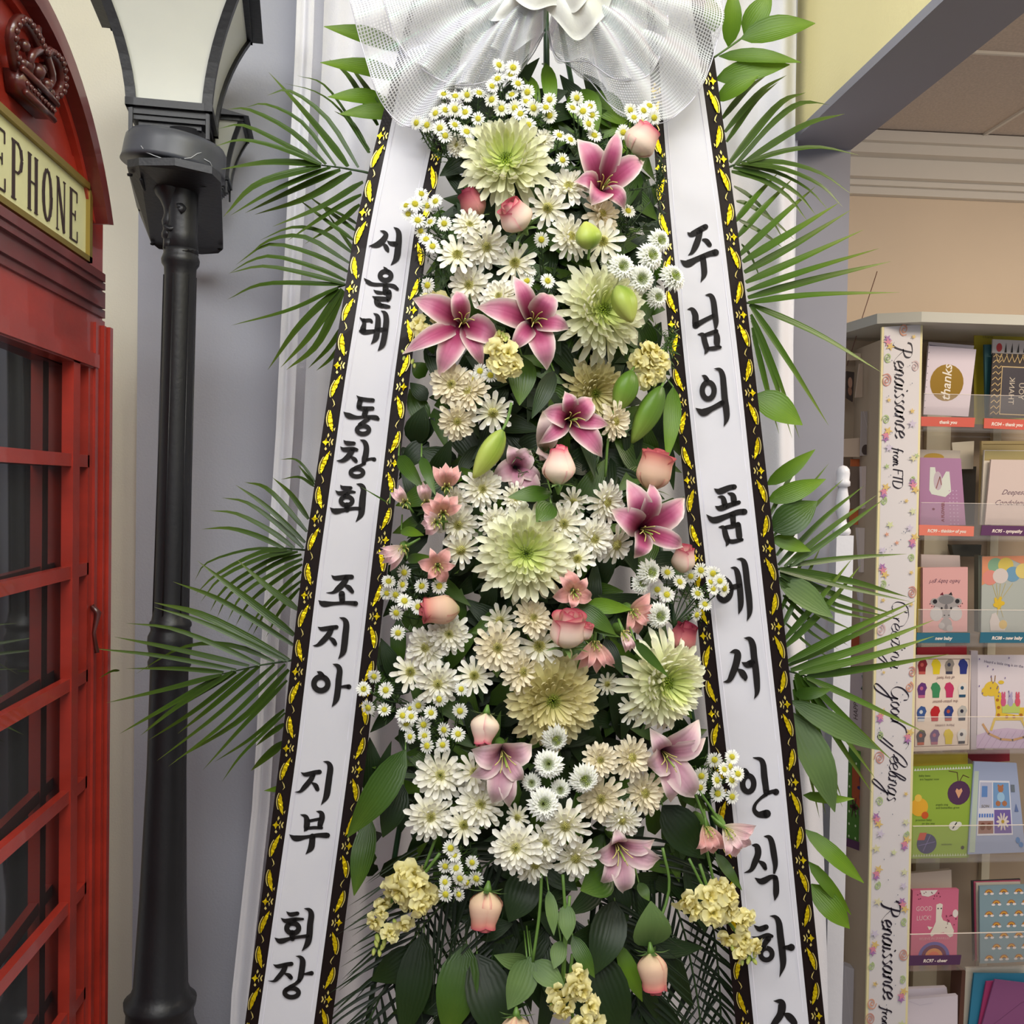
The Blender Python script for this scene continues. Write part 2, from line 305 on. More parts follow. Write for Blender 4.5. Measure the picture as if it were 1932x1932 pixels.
# sign box and sign
b=MB(); b.box((-1.1,Y0+.07,1.81),(XB+.004,Y1-.085,1.955)); b.build('sign_box',RED,booth,False)
sy0,sy1=1.02,1.532
b=MB()
for a,c in (((XB,sy0-.012,1.818),(XB+.014,sy1+.012,1.826)),((XB,sy0-.012,1.921),(XB+.014,sy1+.012,1.93)),((XB,sy0-.012,1.818),(XB+.014,sy0,1.93)),((XB,sy1,1.818),(XB+.014,sy1+.012,1.93))): b.box(a,c)
b.build('sign_frame',MT['sign_gold'],booth,False)
sg=MB().box((XB+.002,sy0,1.825),(XB+.008,sy1,1.922)).build('sign_panel',MT['sign_cream'],booth,False)
LET={'T':[((0,1),(1,1),.1),((.5,1),(.5,0),.24),((0,1),(0,.8),.08),((1,1),(1,.8),.08),((.3,0),(.7,0),.06)],
'E':[((.2,0),(.2,1),.24),((.05,1),(.9,1),.07),((.05,0),(.95,0),.07),((.2,.52),(.7,.52),.06),((.9,1),(.9,.8),.07),((.95,0),(.95,.22),.07),((.7,.62),(.7,.42),.06)],
'L':[((.2,0),(.2,1),.24),((.05,1),(.4,1),.06),((.05,0),(.95,0),.07),((.95,0),(.95,.25),.07)],
'P':[((.22,0),(.22,1),.24),((.05,1),(.6,1),.07),((.05,0),(.45,0),.06),((.6,1),(.85,.92),.1),((.85,.93),(.95,.75),.2),((.95,.75),(.85,.56),.2),((.85,.56),(.6,.48),.1),((.3,.48),(.6,.48),.06)],
'H':[((.2,0),(.2,1),.24),((.85,0),(.85,1),.24),((.2,.52),(.85,.52),.06),((.04,1),(.38,1),.05),((.04,0),(.38,0),.05),((.68,1),(1,1),.05),((.68,0),(1,0),.05)],
'O':[((.5+.4*math.cos(a*PI/8),.5+.47*math.sin(a*PI/8)),(.5+.4*math.cos((a+1)*PI/8),.5+.47*math.sin((a+1)*PI/8)),.08+.16*abs(math.cos((a+.5)*PI/8))) for a in range(16)],
'N':[((.12,0),(.12,1),.08),((.9,0),(.9,1),.08),((.15,1),(.88,0),.22),((0,1),(.25,1),.05),((0,0),(.28,0),.05),((.75,1),(1,1),.05)]}
for i,ch in enumerate('TELEPHONE'):
    y=1.502-(9-i)*.0497+.009; b=MB()
    for k,(p,q,w) in enumerate(LET[ch]):
        P=Vector((0,y+p[0]*.034,1.836+p[1]*.068)); Q=Vector((0,y+q[0]*.034,1.836+q[1]*.068)); d=(Q-P); n=Vector((0,-d.z,d.y)).normalized()
        n=n*w*.034/2*(1 if abs(n.y)>.5 else 1.0); e=d.normalized()*(.0015 if ch=='O' else 0)
        x=XB+.0084+k*.00003
        b.prism([Vector((x,*(v.yz))) for v in (P-n-e,Q-n+e,Q+n+e,P+n-e)],(0.0008,0,0))
    b.build('letter',MT['sign_ink'],sg,False)
# arched tympanum and hood
def arc(r,n,half,zc,yc=YC-.03): return [Vector((0,yc+r*math.sin(a),zc+r*math.cos(a))) for a in [(-half+2*half*i/n) for i in range(n+1)]]
zc=2.1-.3925
ao=arc(.3925,32,1.10,zc); ai=arc(.366,32,1.08,zc); am=arc(.354,32,1.05,zc)
b=MB(); poly=[Vector((XB-.02,p.y,max(p.z,1.93))) for p in ai]; b.prism(poly+[Vector((XB-.02,ai[-1].y,1.93)),Vector((XB-.02,ai[0].y,1.93))][:0] or poly,(0.022,0,0)); b.build('tympanum',RED,booth,False)
b=MB()
def band(b,o,i,x0,x1):
    n=len(o)
    for k in range(n-1): 
        q=[o[k],o[k+1],i[k+1],i[k]]; b.prism([Vector((x0,p.y,p.z)) for p in q],(x1-x0,0,0))
band(b,ao,ai,-1.12,-.47); b.build('arched_hood',DR,booth,False)
b=MB(); band(b,ai,am,XB-.01,XB+.012); b.build('arch_moulding',RED,booth,False)
b=MB(); b.box((-1.1,Y0+.05,1.9),(XB-.021,Y1-.07,1.97)); b.build('roof_base',DR,booth,False)
# crown emblem
cy,cz=1.305,1.957
def K(u,v,w=0): return Vector((XB+.004+w,cy+u,cz+v*.84))
cr=MB(); cr.prism([K(-.04,0),K(.04,0),K(.047,.018),K(-.047,.018)],(.02,0,0))
cr=MB(); cr.prism([K(*q) for q in ((-.045,0),(.045,0),(.056,.028),(-.056,.028))],(.022,0,0)); cr.tube([K(-.047,0,.022),K(0,-.004,.026),K(.047,0,.022)],.004); cr.tube([K(-.058,.028,.022),K(0,.024,.027),K(.058,.028,.022)],.004)
crown=cr.build('crown_emblem',MT['crown_brown'],booth)
b=MB()
for sgn in (-1,1):
    pts=spl([K(.052*sgn,.03,.012),K(.08*sgn,.062,.018),K(.062*sgn,.092,.022),K(.026*sgn,.092,.022),K(.004*sgn,.078,.024)],14)
    b.tube(pts,.007,6)
    for p in pts: b.lathe([(0,-.0042),(.003,-.003),(.0042,0),(.003,.003),(0,.0042)],Matrix.Translation(p+Vector((.006,0,0))),6)
    pts=spl([K(.02*sgn,.03,.016),K(.034*sgn,.055,.024),K(.006*sgn,.08,.026)],8); b.tube(pts,.005,6)
b.build('crown_arch',MT['crown_brown'],crown)
b=MB()
for u,v,r in ((-.03,.045,.009),(.03,.045,.009),(0,.05,.011),(-.042,.066,.008),(.042,.066,.008),(-.02,.066,.007),(.02,.066,.007),(-.045,.04,.006),(.045,.04,.006),(0,.034,.006)):
    b.lathe([(0,-r),(r*.7,-r*.7),(r,0),(r*.7,r*.7),(0,r)],Matrix.Translation(K(u,v,.018)),8)
for u in range(-4,5): b.lathe([(0,-.004),(.004,0),(0,.004)],Matrix.Translation(K(u*.011,.013,.023)),6)
b.build('crown_jewels',MT['crown_brown'],crown)
b=MB(); b.box(K(-.004,.085,.01),K(.004,.115,.022)); b.box(K(-.014,.097,.01),K(.014,.105,.022)); b.lathe([(0,-.008),(.006,-.005),(.008,0),(.006,.005),(0,.008)],Matrix.Translation(K(0,.084,.018)),8); b.build('crown_cross',MT['crown_brown'],crown)
# door grid
dr=MB(); gz0,gz1=0.16,1.682
for y0,y1 in ((1.498,1.526),(Y0+.088,Y0+.116)): dr.box((XB-.012,y0,gz0),(XB+.004,y1,gz1))
dr.box((XB-.02,1.568,gz0),(XB+.002,1.597,gz1)); dr.box((XB-.02,Y0+.04,gz0),(XB+.002,Y0+.06,gz1)); dr.box((XB-.022,Y0+.03,gz1-.012),(XB+.004,1.6,gz1+.004)); dr.box((XB-.022,Y0+.03,.13),(XB+.004,1.6,.18))
door=dr.build('door_frame',RED,booth,False)
for k in range(9):
    z=1.531-.160*k
    MB().box((XB-.010,Y0+.05,z-.009),(XB+.002,1.575,z+.009)).build('glazing_bar',RED,door,False)
XG=XB-.042
b=MB(); b.prism([(XB-.004,Y0+.03,.14),(XB-.0285,1.60,.14),(XB-.0285,1.60,1.70),(XB-.004,Y0+.03,1.70)],(-.004,0,0)); b.build('door_glass',MT['glass_dark'],door,False)
b=MB(); b.box((XB-.028,1.592,.14),(XB-.003,1.60,1.7)); b.box((XB-.028,Y0+.03,1.682),(XB-.003,1.6,1.70)); b.build('glazing_reveal',MT['dark_interior'],door,False)
b=MB(); kz=PX(192,1148,XB).z; b.tube([(XB+.004,1.585,kz+.012),(XB+.012,1.588,kz),(XB+.006,1.588,kz-.03),(XB+.012,1.585,kz-.06)],[.004,.006,.003,.004],6); b.build('door_catch',MT['crown_brown'],door)
# ------------------------------------------------------------------ lamp post
LY=1.75
def LP(px,py,Y=LY): return PY(px,py,Y)
base=LP(302,1900); top=LP(341,480); ax=(top-base).normalized()
lp=thing('street_lamp','black cast street lamp post with frosted lanterns between red booth and palm fronds','lamp',base+ax*(-base.z/ax.z))
BK=MT['lamp_black']
def axm(p): 
    z=ax; x=Vector((1,0,0)); x=(x-z*x.dot(z)).normalized(); y=z.cross(x); return Matrix.Translation(p)@Matrix((x,y,z)).transposed().to_4x4()
prof=[]
for py,w in ((2600,210),(2400,190),(2050,150),(1990,150),(1960,150),(1945,136),(1925,122),(1905,120),(1895,128),(1885,130),(1876,110),(1860,98),(1700,84),(1450,70),(1280,68),(1262,68),(1256,76),(1248,77),(1240,71),(1232,74),(1215,81),(1200,79),(1190,70),(1184,70),(1180,75),(1174,74),(1170,68),(1150,61),(1100,61),(725,56),(520,56),(505,57),(498,66),(490,68),(484,64),(478,60),(470,62)):
    prof.append((w/2/1932*LY*1.004,(LP(320,py)-lp.location).dot(ax)))
M0=axm(lp.location); MB().lathe(prof,M0,32).build('post',BK,lp)
# fluting groove strips
b=MB()
for k in range(6):
    a=k*PI/3+.3; pts=[]
    for py,w in ((1165,62),(900,58),(520,56)):
        r=w/2/1932*LY; h=(LP(320,py)-lp.location).dot(ax); pts.append(M0@Vector((r*math.cos(a),r*math.sin(a),h)))
    b.tube(pts,.0016,4)
b.build('fluting',BK,lp)
# collar housing
cc=LP(329,308); rc=90/1932*LY
b=MB(); Mz=Matrix.Translation(cc)@Matrix.Rotation(math.radians(8),4,'Y')
b.lathe([(rc*.55,.036),(rc*.93,.034),(rc*.985,.027),(rc,.016),(rc*1.01,-.005),(rc*1.03,-.012),(rc*.5,-.012)],Mz,48); col=b.build('lamp_collar',MT['lamp_grey'],lp)
b=MB(); 
for pts in ([(266,275),(275,287),(292,294),(310,300),(320,312)],[(322,306),(340,300),(360,298),(372,290),(380,288)],[(385,300),(396,306),(402,318)]):
    q=[]
    for x,y in pts:
        d=ray(x,y); p=LP(x,y); o=Vector((cc.x,cc.y)); 
        A=d.x**2+d.y**2; B=-2*(d.x*cc.x+d.y*cc.y); C=cc.x**2+cc.y**2-(rc*1.012)**2; D=B*B-4*A*C
        if D>0: q.append(CAM+d*((-B-math.sqrt(D))/(2*A)))
    if len(q)>1: b.tube(q,.0007,4)
b.build('paint_crack',MT['lamp_crack'],col)
b=MB(); pl=[(240,316,1.69),(262,312,1.665),(330,312,1.655),(400,328,1.66),(417,345,1.69),(421,470,1.97),(412,478,1.98),(380,480,1.985),(300,470,1.96),(285,458,1.95),(258,390,1.84)]
P3=[PY(*q) for q in pl]; b.prism(P3,(0,0,.012)); plate=b.build('under_plate',MT['lamp_black'],lp,False)
for x,y,Y in ((245,327,1.70),(406,343,1.70),(266,394,1.84),(412,416,1.86),(415,468,1.955),(288,458,1.945)): b=MB(); b.lathe([(0,-.004),(.004,-.003),(.0045,0)],Matrix.Translation(PY(x,y,Y)-Vector((0,0,.001))),10); b.build('screw',MT['ink_black'],plate)
b=MB(); b.tube([PY(266,338,1.70),PY(276,370,1.78),PY(295,376,1.79)],.003,5); b.build('plate_rib',MT['lamp_black'],plate); b=MB(); b.tube([PY(378,350,1.71),PY(395,350,1.71),PY(397,384,1.8),PY(375,384,1.8)],.003,5); b.build('plate_rib',MT['lamp_black'],plate)
# scroll bracket hanging below the collar
b=MB(); b.tube(spl([LP(322,312),LP(322,350),LP(326,380),LP(323,410),LP(320,432),LP(321,455)],16),[.026,.027,.028,.029,.028,.025,.021,.018,.014,.012,.013,.014,.012,.010,.013,.013,.006],12)
b.tube(spl([LP(336,388,1.73),LP(345,392,1.725),LP(338,398,1.725)],6),.006,6); b.tube(spl([LP(310,425,1.735),LP(320,432,1.73),LP(333,428,1.735)],6),.004,6)
b.tube([LP(321,452,1.74),LP(320,470,1.74)],.011,8)
b.build('scroll_bracket',BK,lp)
b=MB(); b.lathe([(.027,-.0),(.024,.03),(.024,.12),(.030,.14),(.034,.2)],axm(LP(343,480)),20); b.build('post_head',BK,lp)
def lantern(c,s,rot,parent,name='lantern'):
    """square lantern: c is the centre of its bottom frame, s its half-width there"""
    M=Matrix.Translation(c)@Matrix.Rotation(rot,4,'Z')
    ln=bpy.data.objects.new(name,None); link(ln); ln.parent=parent; ln.location=c-org(parent); ORG[ln.name]=Vector(c)
    H=[i/8*2.9*s for i in range(9)]; rad=[s*(1+.02*i+.0105*i*i) for i in range(9)]
    fr=MB()
    for sx,sy in ((1,1),(1,-1),(-1,1),(-1,-1)):
        for i in range(8):
            t=.24*s; v=[]
            for k in (i,i+1):
                r=rad[k]; v+= [(sx*r,sy*r,H[k]),(sx*(r-t),sy*r,H[k]),(sx*(r-t),sy*(r-t),H[k]),(sx*r,sy*(r-t),H[k])]
            fr.add([M@Vector(q) for q in v],[(0,1,5,4),(1,2,6,5),(2,3,7,6),(3,0,4,7),(0,3,2,1),(4,5,6,7)])
    for z0,z1,r0,k in ((-.06*s,.12*s,s*1.02,.2),):
        for a in range(4):
            N_=M@Matrix.Rotation(a*PI/2,4,'Z'); fr.box((-r0,-r0,z0),(r0,-r0+.2*s,z1),N_)
    for a in range(4):
        N_=M@Matrix.Rotation(a*PI/2,4,'Z'); r=rad[8]; fr.box((-r,-r,H[8]-.08*s),(r,-r+.2*s,H[8]+.1*s),N_)
    fr.build('lantern_frame',BK,ln,False)
    for a in range(4):
        N_=M@Matrix.Rotation(a*PI/2,4,'Z'); rows=[[N_@Vector((x*(rad[i]-.1*s),-(rad[i]-.1*s),H[i])) for x in (-1,0,1)] for i in range(9)]
        MB().grid(rows).build('frosted_pane',MT['frosted_pane'],ln)
    b=MB()
    for z,r in ((-.22,.90),(-.34,.84),(-.46,.74),(-.58,.66),(-.70,.56)): b.box((-r*s,-r*s,z*s),(r*s,r*s,(z+.2)*s),M)
    for a in range(4):
        N_=M@Matrix.Rotation(a*PI/2,4,'Z')
        for x in (-.92,.86,): b.box((x*s,-.95*s,-.72*s),((x+.07)*s,-.86*s,-.1*s),N_)
    b.build('lantern_foot',BK,ln,False)
    b=MB(); r=rad[8]; 
    b.add([M@Vector(q) for q in ((-r*1.15,-r*1.15,H[8]+.1*s),(r*1.15,-r*1.15,H[8]+.1*s),(r*1.15,r*1.15,H[8]+.1*s),(-r*1.15,r*1.15,H[8]+.1*s),(-.3*s,-.3*s,H[8]+1.1*s),(.3*s,-.3*s,H[8]+1.1*s),(.3*s,.3*s,H[8]+1.1*s),(-.3*s,.3*s,H[8]+1.1*s))],[(0,3,2,1),(4,5,6,7),(0,1,5,4),(1,2,6,5),(2,3,7,6),(3,0,4,7)])
    b.build('lantern_roof',BK,ln,False)
    return ln
lantern(LP(328,226,1.77),.066,math.radians(7),lp)
lantern(PY(398,345,1.93),.034,math.radians(5),lp)
b=MB(); b.lathe([(.02,.0),(.045,.01),(.052,.028),(.040,.045),(.03,.05),(.03,.07)],Matrix.Translation(LP(331,250,1.77)),24); b.build('lamp_neck',BK,lp)
b=MB(); b.tube([PY(398,362,1.95),PY(398,385,1.95),PY(380,400,1.9)],.012,8); b.build('lamp_arm',BK,lp)
# ------------------------------------------------------------------ curtain
cl=[(565,0),(560,130),(530,650),(519,860),(493,1190),(475,1500),(425,1932)]; cr_=[(1503,0),(1500,600),(1504,900),(1522,1200),(1556,1400),(1574,1932)]
def interp(tab,y):
    if y<=tab[0][1]: return tab[0][0]
    for (x0,y0),(x1,y1) in zip(tab,tab[1:]):
        if y<=y1: return x0+(x1-x0)*(y-y0)/(y1-y0)
    return tab[-1][0]
cur=thing('curtain','white floor length fabric curtain in soft folds behind the funeral spray','curtain',(0.2,1.88,0))
def drape(name,fl,fr,Y,folds,seed,amp,z1=2.94):
    rows=[];n=26;m=200; rr=random.Random(seed); ph=[rr.random()*6 for _ in range(4)]
    zs=[0.02+(z1-.02)*i/n for i in range(n+1)]
    for z in zs:
        py=920-(z-1.5)*1932/Y; xl=PY(fl(py),max(-100,min(2050,py)),Y).x; xr=PY(fr(py),max(-100,min(2050,py)),Y).x; row=[]
        xl=PY(fl(py),900,Y).x-0; xr=PY(fr(py),900,Y).x
        for j in range(m+1):
            u=j/m; q=u*folds*2*PI; a=amp*(0.7+.5*math.sin(u*7+ph[0]))
            w=math.sin(q+1.1*math.sin(q*.37+ph[1])+z*.2)+.35*math.sin(q*2.3+ph[2]-z*.3)
            row.append(Vector((xl+(xr-xl)*u,Y+a*w,z)))
        rows.append(row)
    return MB().grid(rows).build(name,MT['curtain'],cur)
def shift(py): return -.0165*(py-900)
drape('curtain_panel',lambda y:interp(cl,y)+50+.0165*(y-900),lambda y:min(1502 if y<900 else 1600,interp(cr_,y)+.0165*(y-900)),1.90,7,3,.011)
drape('curtain_lining',lambda y:interp(cl,y)+10+.0165*(y-900),lambda y:1490,1.965,5,8,.004)
drape('curtain_panel',lambda y:interp(cl,y)+.0165*(y-900),lambda y:interp(cl,y)+33+.0165*(y-900),1.86,0.8,5,.005)
b=MB()
for yy in (0,): b.box((-.30,1.862,2.90),(.70,1.92,2.93))
b.build('curtain_rod_pocket',MT['curtain'],cur,False)
# ------------------------------------------------------------------ white turned post
q=PY(1591,880,1.955)
wp=thing('turned_post','white turned wooden post with rounded finial beside the card rack','post',(q.x,1.955,0))
k=1.955/1932
def pz(py): return 1.5+(921-py)*k
b=MB(); b.lathe([(r*k,pz(y)) for r,y in ((14,999),(17,996),(17,990),(13,984),(9,974),(8,968),(11,960),(14,948),(14,938),(10,915),(9,906),(14,904),(14,896),(12,893),(13,880),(12,872),(7,866),(0,864))],Matrix.Translation((q.x,1.955,0)),24)
b.build('finial',MT['white_paint'],wp)
b=MB().box((q.x-17*k,1.955-17*k,0),(q.x+17*k,1.955+17*k,pz(1000))).build('post_shaft',MT['white_paint'],wp,False)
# ------------------------------------------------------------------ greeting card rack in the next room
PC={}
def pm(c,rough=0.5,metal=0):
    k=(tuple(c),rough,metal)
    if k not in PC: PC[k]=mat('print_%d_%d_%d'%tuple(c),c,rough,metal)
    return PC[k]
class Flat:
    """a flat printed face: u across, v up (0..1), N towards the viewer"""
    def __init__(s,quad,Y,th=.002):   # quad px: tl,tr,br,bl
        p=[PY(x,y,Y) for x,y in quad]; s.O=p[3]; s.U=p[2]-p[3]; s.V=p[0]-p[3]; s.p=p; s.W=p[1]-p[0]-s.U
        s.N=s.U.cross(s.V).normalized(); s.th=th; s.o=None; s.k=0
        if s.N.y>0: s.N=-s.N
    def at(s,u,v,h=0): return s.O+s.U*u+s.V*v+s.W*(u*v)+s.N*h
    def body(s,name,label,cat,col,group=None,th=None,rough=.55,parent=None):
        th=th or s.th; b=MB(); q=[s.at(0,0),s.at(1,0),s.at(1,1),s.at(0,1)]; b.prism(q,-s.N*th)
        o=b.build(name,pm(col,rough),parent,False)
        if not parent: tag(o,label,cat,group)
        s.o=o; return s
    def poly(s,pts,col,name='printed_motif',rough=.5,metal=0,lay=None):
        s.k+=1; h=.0003+.00003*(lay if lay is not None else s.k)
        b=MB(); P=[s.at(u,v,h) for u,v in pts]; b.add(P,[list(range(len(P)))]); b.build(name,pm(col,rough,metal),s.o,False); return s
    def polys(s,L,col,name='printed_motif',rough=.5,metal=0,kind=None):
        s.k+=1; h=.0003+.00003*s.k; b=MB()
        for pts in L: b.add([s.at(u,v,h) for u,v in pts],[list(range(len(pts)))])
        b.build(name,pm(col,rough,metal),s.o,False,kind=kind); return s
    def ell(s,u,v,a,b_,col,n=18,rot=0,name='printed_motif',**k):
        return s.poly(s.el(u,v,a,b_,n,rot),col,name,**k)
    def el(s,u,v,a,b_,n=14,rot=0):
        c,d=math.cos(rot),math.sin(rot)
        return [(u+a*math.cos(t)*c-b_*math.sin(t)*d,v+a*math.cos(t)*d+b_*math.sin(t)*c) for t in [2*PI*i/n for i in range(n)]]
    def line(s,pts,w,col,name='printed_line',asp=None):   # strokes of width w (fraction of u)
        s.k+=1; h=.0003+.00003*s.k; b=MB()
        lu=s.U.length; lv=s.V.length
        for i in range(len(pts)-1):
            a=Vector((pts[i][0]*lu,pts[i][1]*lv)); c=Vector((pts[i+1][0]*lu,pts[i+1][1]*lv)); d=c-a
            if d.length<1e-7: continue
            d.normalize(); n=Vector((-d.y,d.x))*w*lu/2; a-=d*w*lu*.3; c+=d*w*lu*.3
            b.add([s.at(q.x/lu,q.y/lv,h) for q in (a-n,c-n,c+n,a+n)],[(0,1,2,3)])
        b.build(name,pm(col),s.o,False); return s
    def text(s,txt,u,v,h,col,rot=0,shear=0,align='CENTER',name='printed_text',bold=0,flip=False,wid=1.0):
        s.k+=1; cu=bpy.data.curves.new('t','FONT'); cu.body=txt; cu.size=h; cu.shear=shear; cu.align_x=align; cu.align_y='CENTER'; cu.offset=bold; cu.resolution_u=2
        to=bpy.data.objects.new('t',cu); me=bpy.data.meshes.new_from_object(to); bpy.data.objects.remove(to)
        uu=s.U.normalized(); vv=s.V.normalized(); o=s.at(u,v,.0004+.00003*s.k); c,d=math.cos(rot),math.sin(rot)
        for x in me.vertices:
            p=x.co; X,Y_=(-p.x if flip else p.x)*wid,p.y; x.co=o+uu*(X*c-Y_*d)+vv*(X*d+Y_*c)-org(s.o)
        me.name=name; me.materials.clear(); me.materials.append(pm(col)); ob=bpy.data.objects.new(name,me); link(ob); ob.parent=s.o; return s
RY=2.38
def RZ(py,Y=RY): return PY(1800,py,Y).z
rk=thing('card_rack','tall greeting card rack with a printed upright banner and clear shelves','rack',(1.6,2.5,0))
xl=PY(1668,900,RY).x; xr=PY(2230,900,RY).x
WD=mat('rack_board',(176,158,136),0.6,noise=.06,nscale=5); HD=mat('rack_header',(196,196,186),0.55); LT=mat('rack_light_board',(222,214,190),0.6)
MB().box((PY(1600,900,2.60).x-.06,2.60,0),(xr,2.615,RZ(622))).build('back_panel',WD,rk,False)
b=MB(); b.box((PY(1870,900,2.59).x,2.585,0),(PY(1885,900,2.59).x,2.60,RZ(640))); b.box((PY(1745,900,2.59).x,2.585,0),(PY(1790,900,2.59).x,2.60,RZ(640)));b.build('back_batten',LT,rk,False)
# header board: angled cap
b=MB(); pts=[PY(1560,655,2.62),PY(1600,612,2.51),PY(1655,594,2.373),PY(1739,588,2.33),PY(2230,588,2.33)]
low=Vector((0,0,-.024)); zt=pts[3].z
fr=[Vector((p.x,p.y,zt)) for p in pts]; bk=[Vector((fr[-1].x,2.62,zt)),Vector((fr[0].x,2.68,zt))]
b.prism(fr+bk,low); b.build('header_board',HD,rk,False)
b=MB(); 
side=[PY(1606,1000,2.60),PY(1662,1000,RY+.01)]
b=MB(); A=Vector((side[0].x,2.60,0)); B=Vector((xl,RY+.01,0)); 
b.prism([A,B,B+Vector((0,0,RZ(640))),A+Vector((0,0,RZ(640)))],(0.004,.006,0)); b.build('side_panel',WD,rk,False)
MB().box((xr-.012,RY+.0,0),(xr,2.60,RZ(622))).build('side_panel',WD,rk,False)
rows=[812,1017,1218,1420,1625,1828,2030]
for i,py in enumerate(rows):
    z=RZ(py); sh=MB().box((xl+.02,RY+.0,z-.004),(xr,2.59,z)).build('shelf',MT['acrylic'],rk,False)
    MB().box((PY(1738,900,RY).x,RY-.004,z),(xr,RY-.001,z+(PY(1800,py-68,RY).z-z))).build('shelf_lip',MT['acrylic'],sh,False)
    zz=PY(1800,py-68,RY).z
    MB().box((PY(1738,900,RY).x,RY-.0045,zz-.0006),(xr,RY-.0005,zz+.0004)).build('lip_edge_highlight',pm((235,225,215)),sh,False)  # bright glint along the clear lip, painted as a pale strip
# upright banner
bn=Flat([(1664,617),(1741,612),(1711,1990),(1632,1990)],RY-.005)
bn.body('banner_panel','','',(236,226,176),parent=rk,th=.006)
bn.poly([(.055,0),(.945,0),(.945,1),(.055,1)],(224,220,222),'banner_face')
def bp(px,py):     # pixel -> uv on the banner
    P=PP(px,py,bn.O,bn.N); d0=P-bn.O; u=v=0; a,b,c=bn.U.dot(bn.U),bn.U.dot(bn.V),bn.V.dot(bn.V); D=a*c-b*b
    for _ in range(2):
        d=d0-bn.W*(u*v); p,q=d.dot(bn.U),d.dot(bn.V); u,v=(p*c-q*b)/D,(q*a-p*b)/D
    return u,v
def calli(strokes,col=(30,22,40),nib=-.6,wmin=.005,wmax=.05,name='banner_letter'):
    lu=bn.U.length; lv=bn.V.length; bn.k+=1; h=.0003+.00003*bn.k; b=MB()
    for st in strokes:
        q=[Vector((u*lu,v*lv)) for u,v in [bp(*p) for p in st]]; q=[Vector((p.x,p.y)) for p in spl([(p.x,p.y,0) for p in q],max(6,5*(len(q)-1)))]
        v=[];f=[]
        for i,p in enumerate(q):
            d=(q[min(i+1,len(q)-1)]-q[max(i-1,0)]); d.normalize(); n=Vector((-d.y,d.x))
            w=(wmin+(wmax-wmin)*abs(d.x*math.cos(nib)+d.y*math.sin(nib))**1.6)*lu/2
            for sg_ in (-1,1): r=p+n*w*sg_; v.append(bn.at(r.x/lu,r.y/lv,h))
        for i in range(len(q)-1): f.append((2*i,2*i+1,2*i+3,2*i+2))
        b.add(v,f)
    b.build(name,pm(col),bn.o,False)
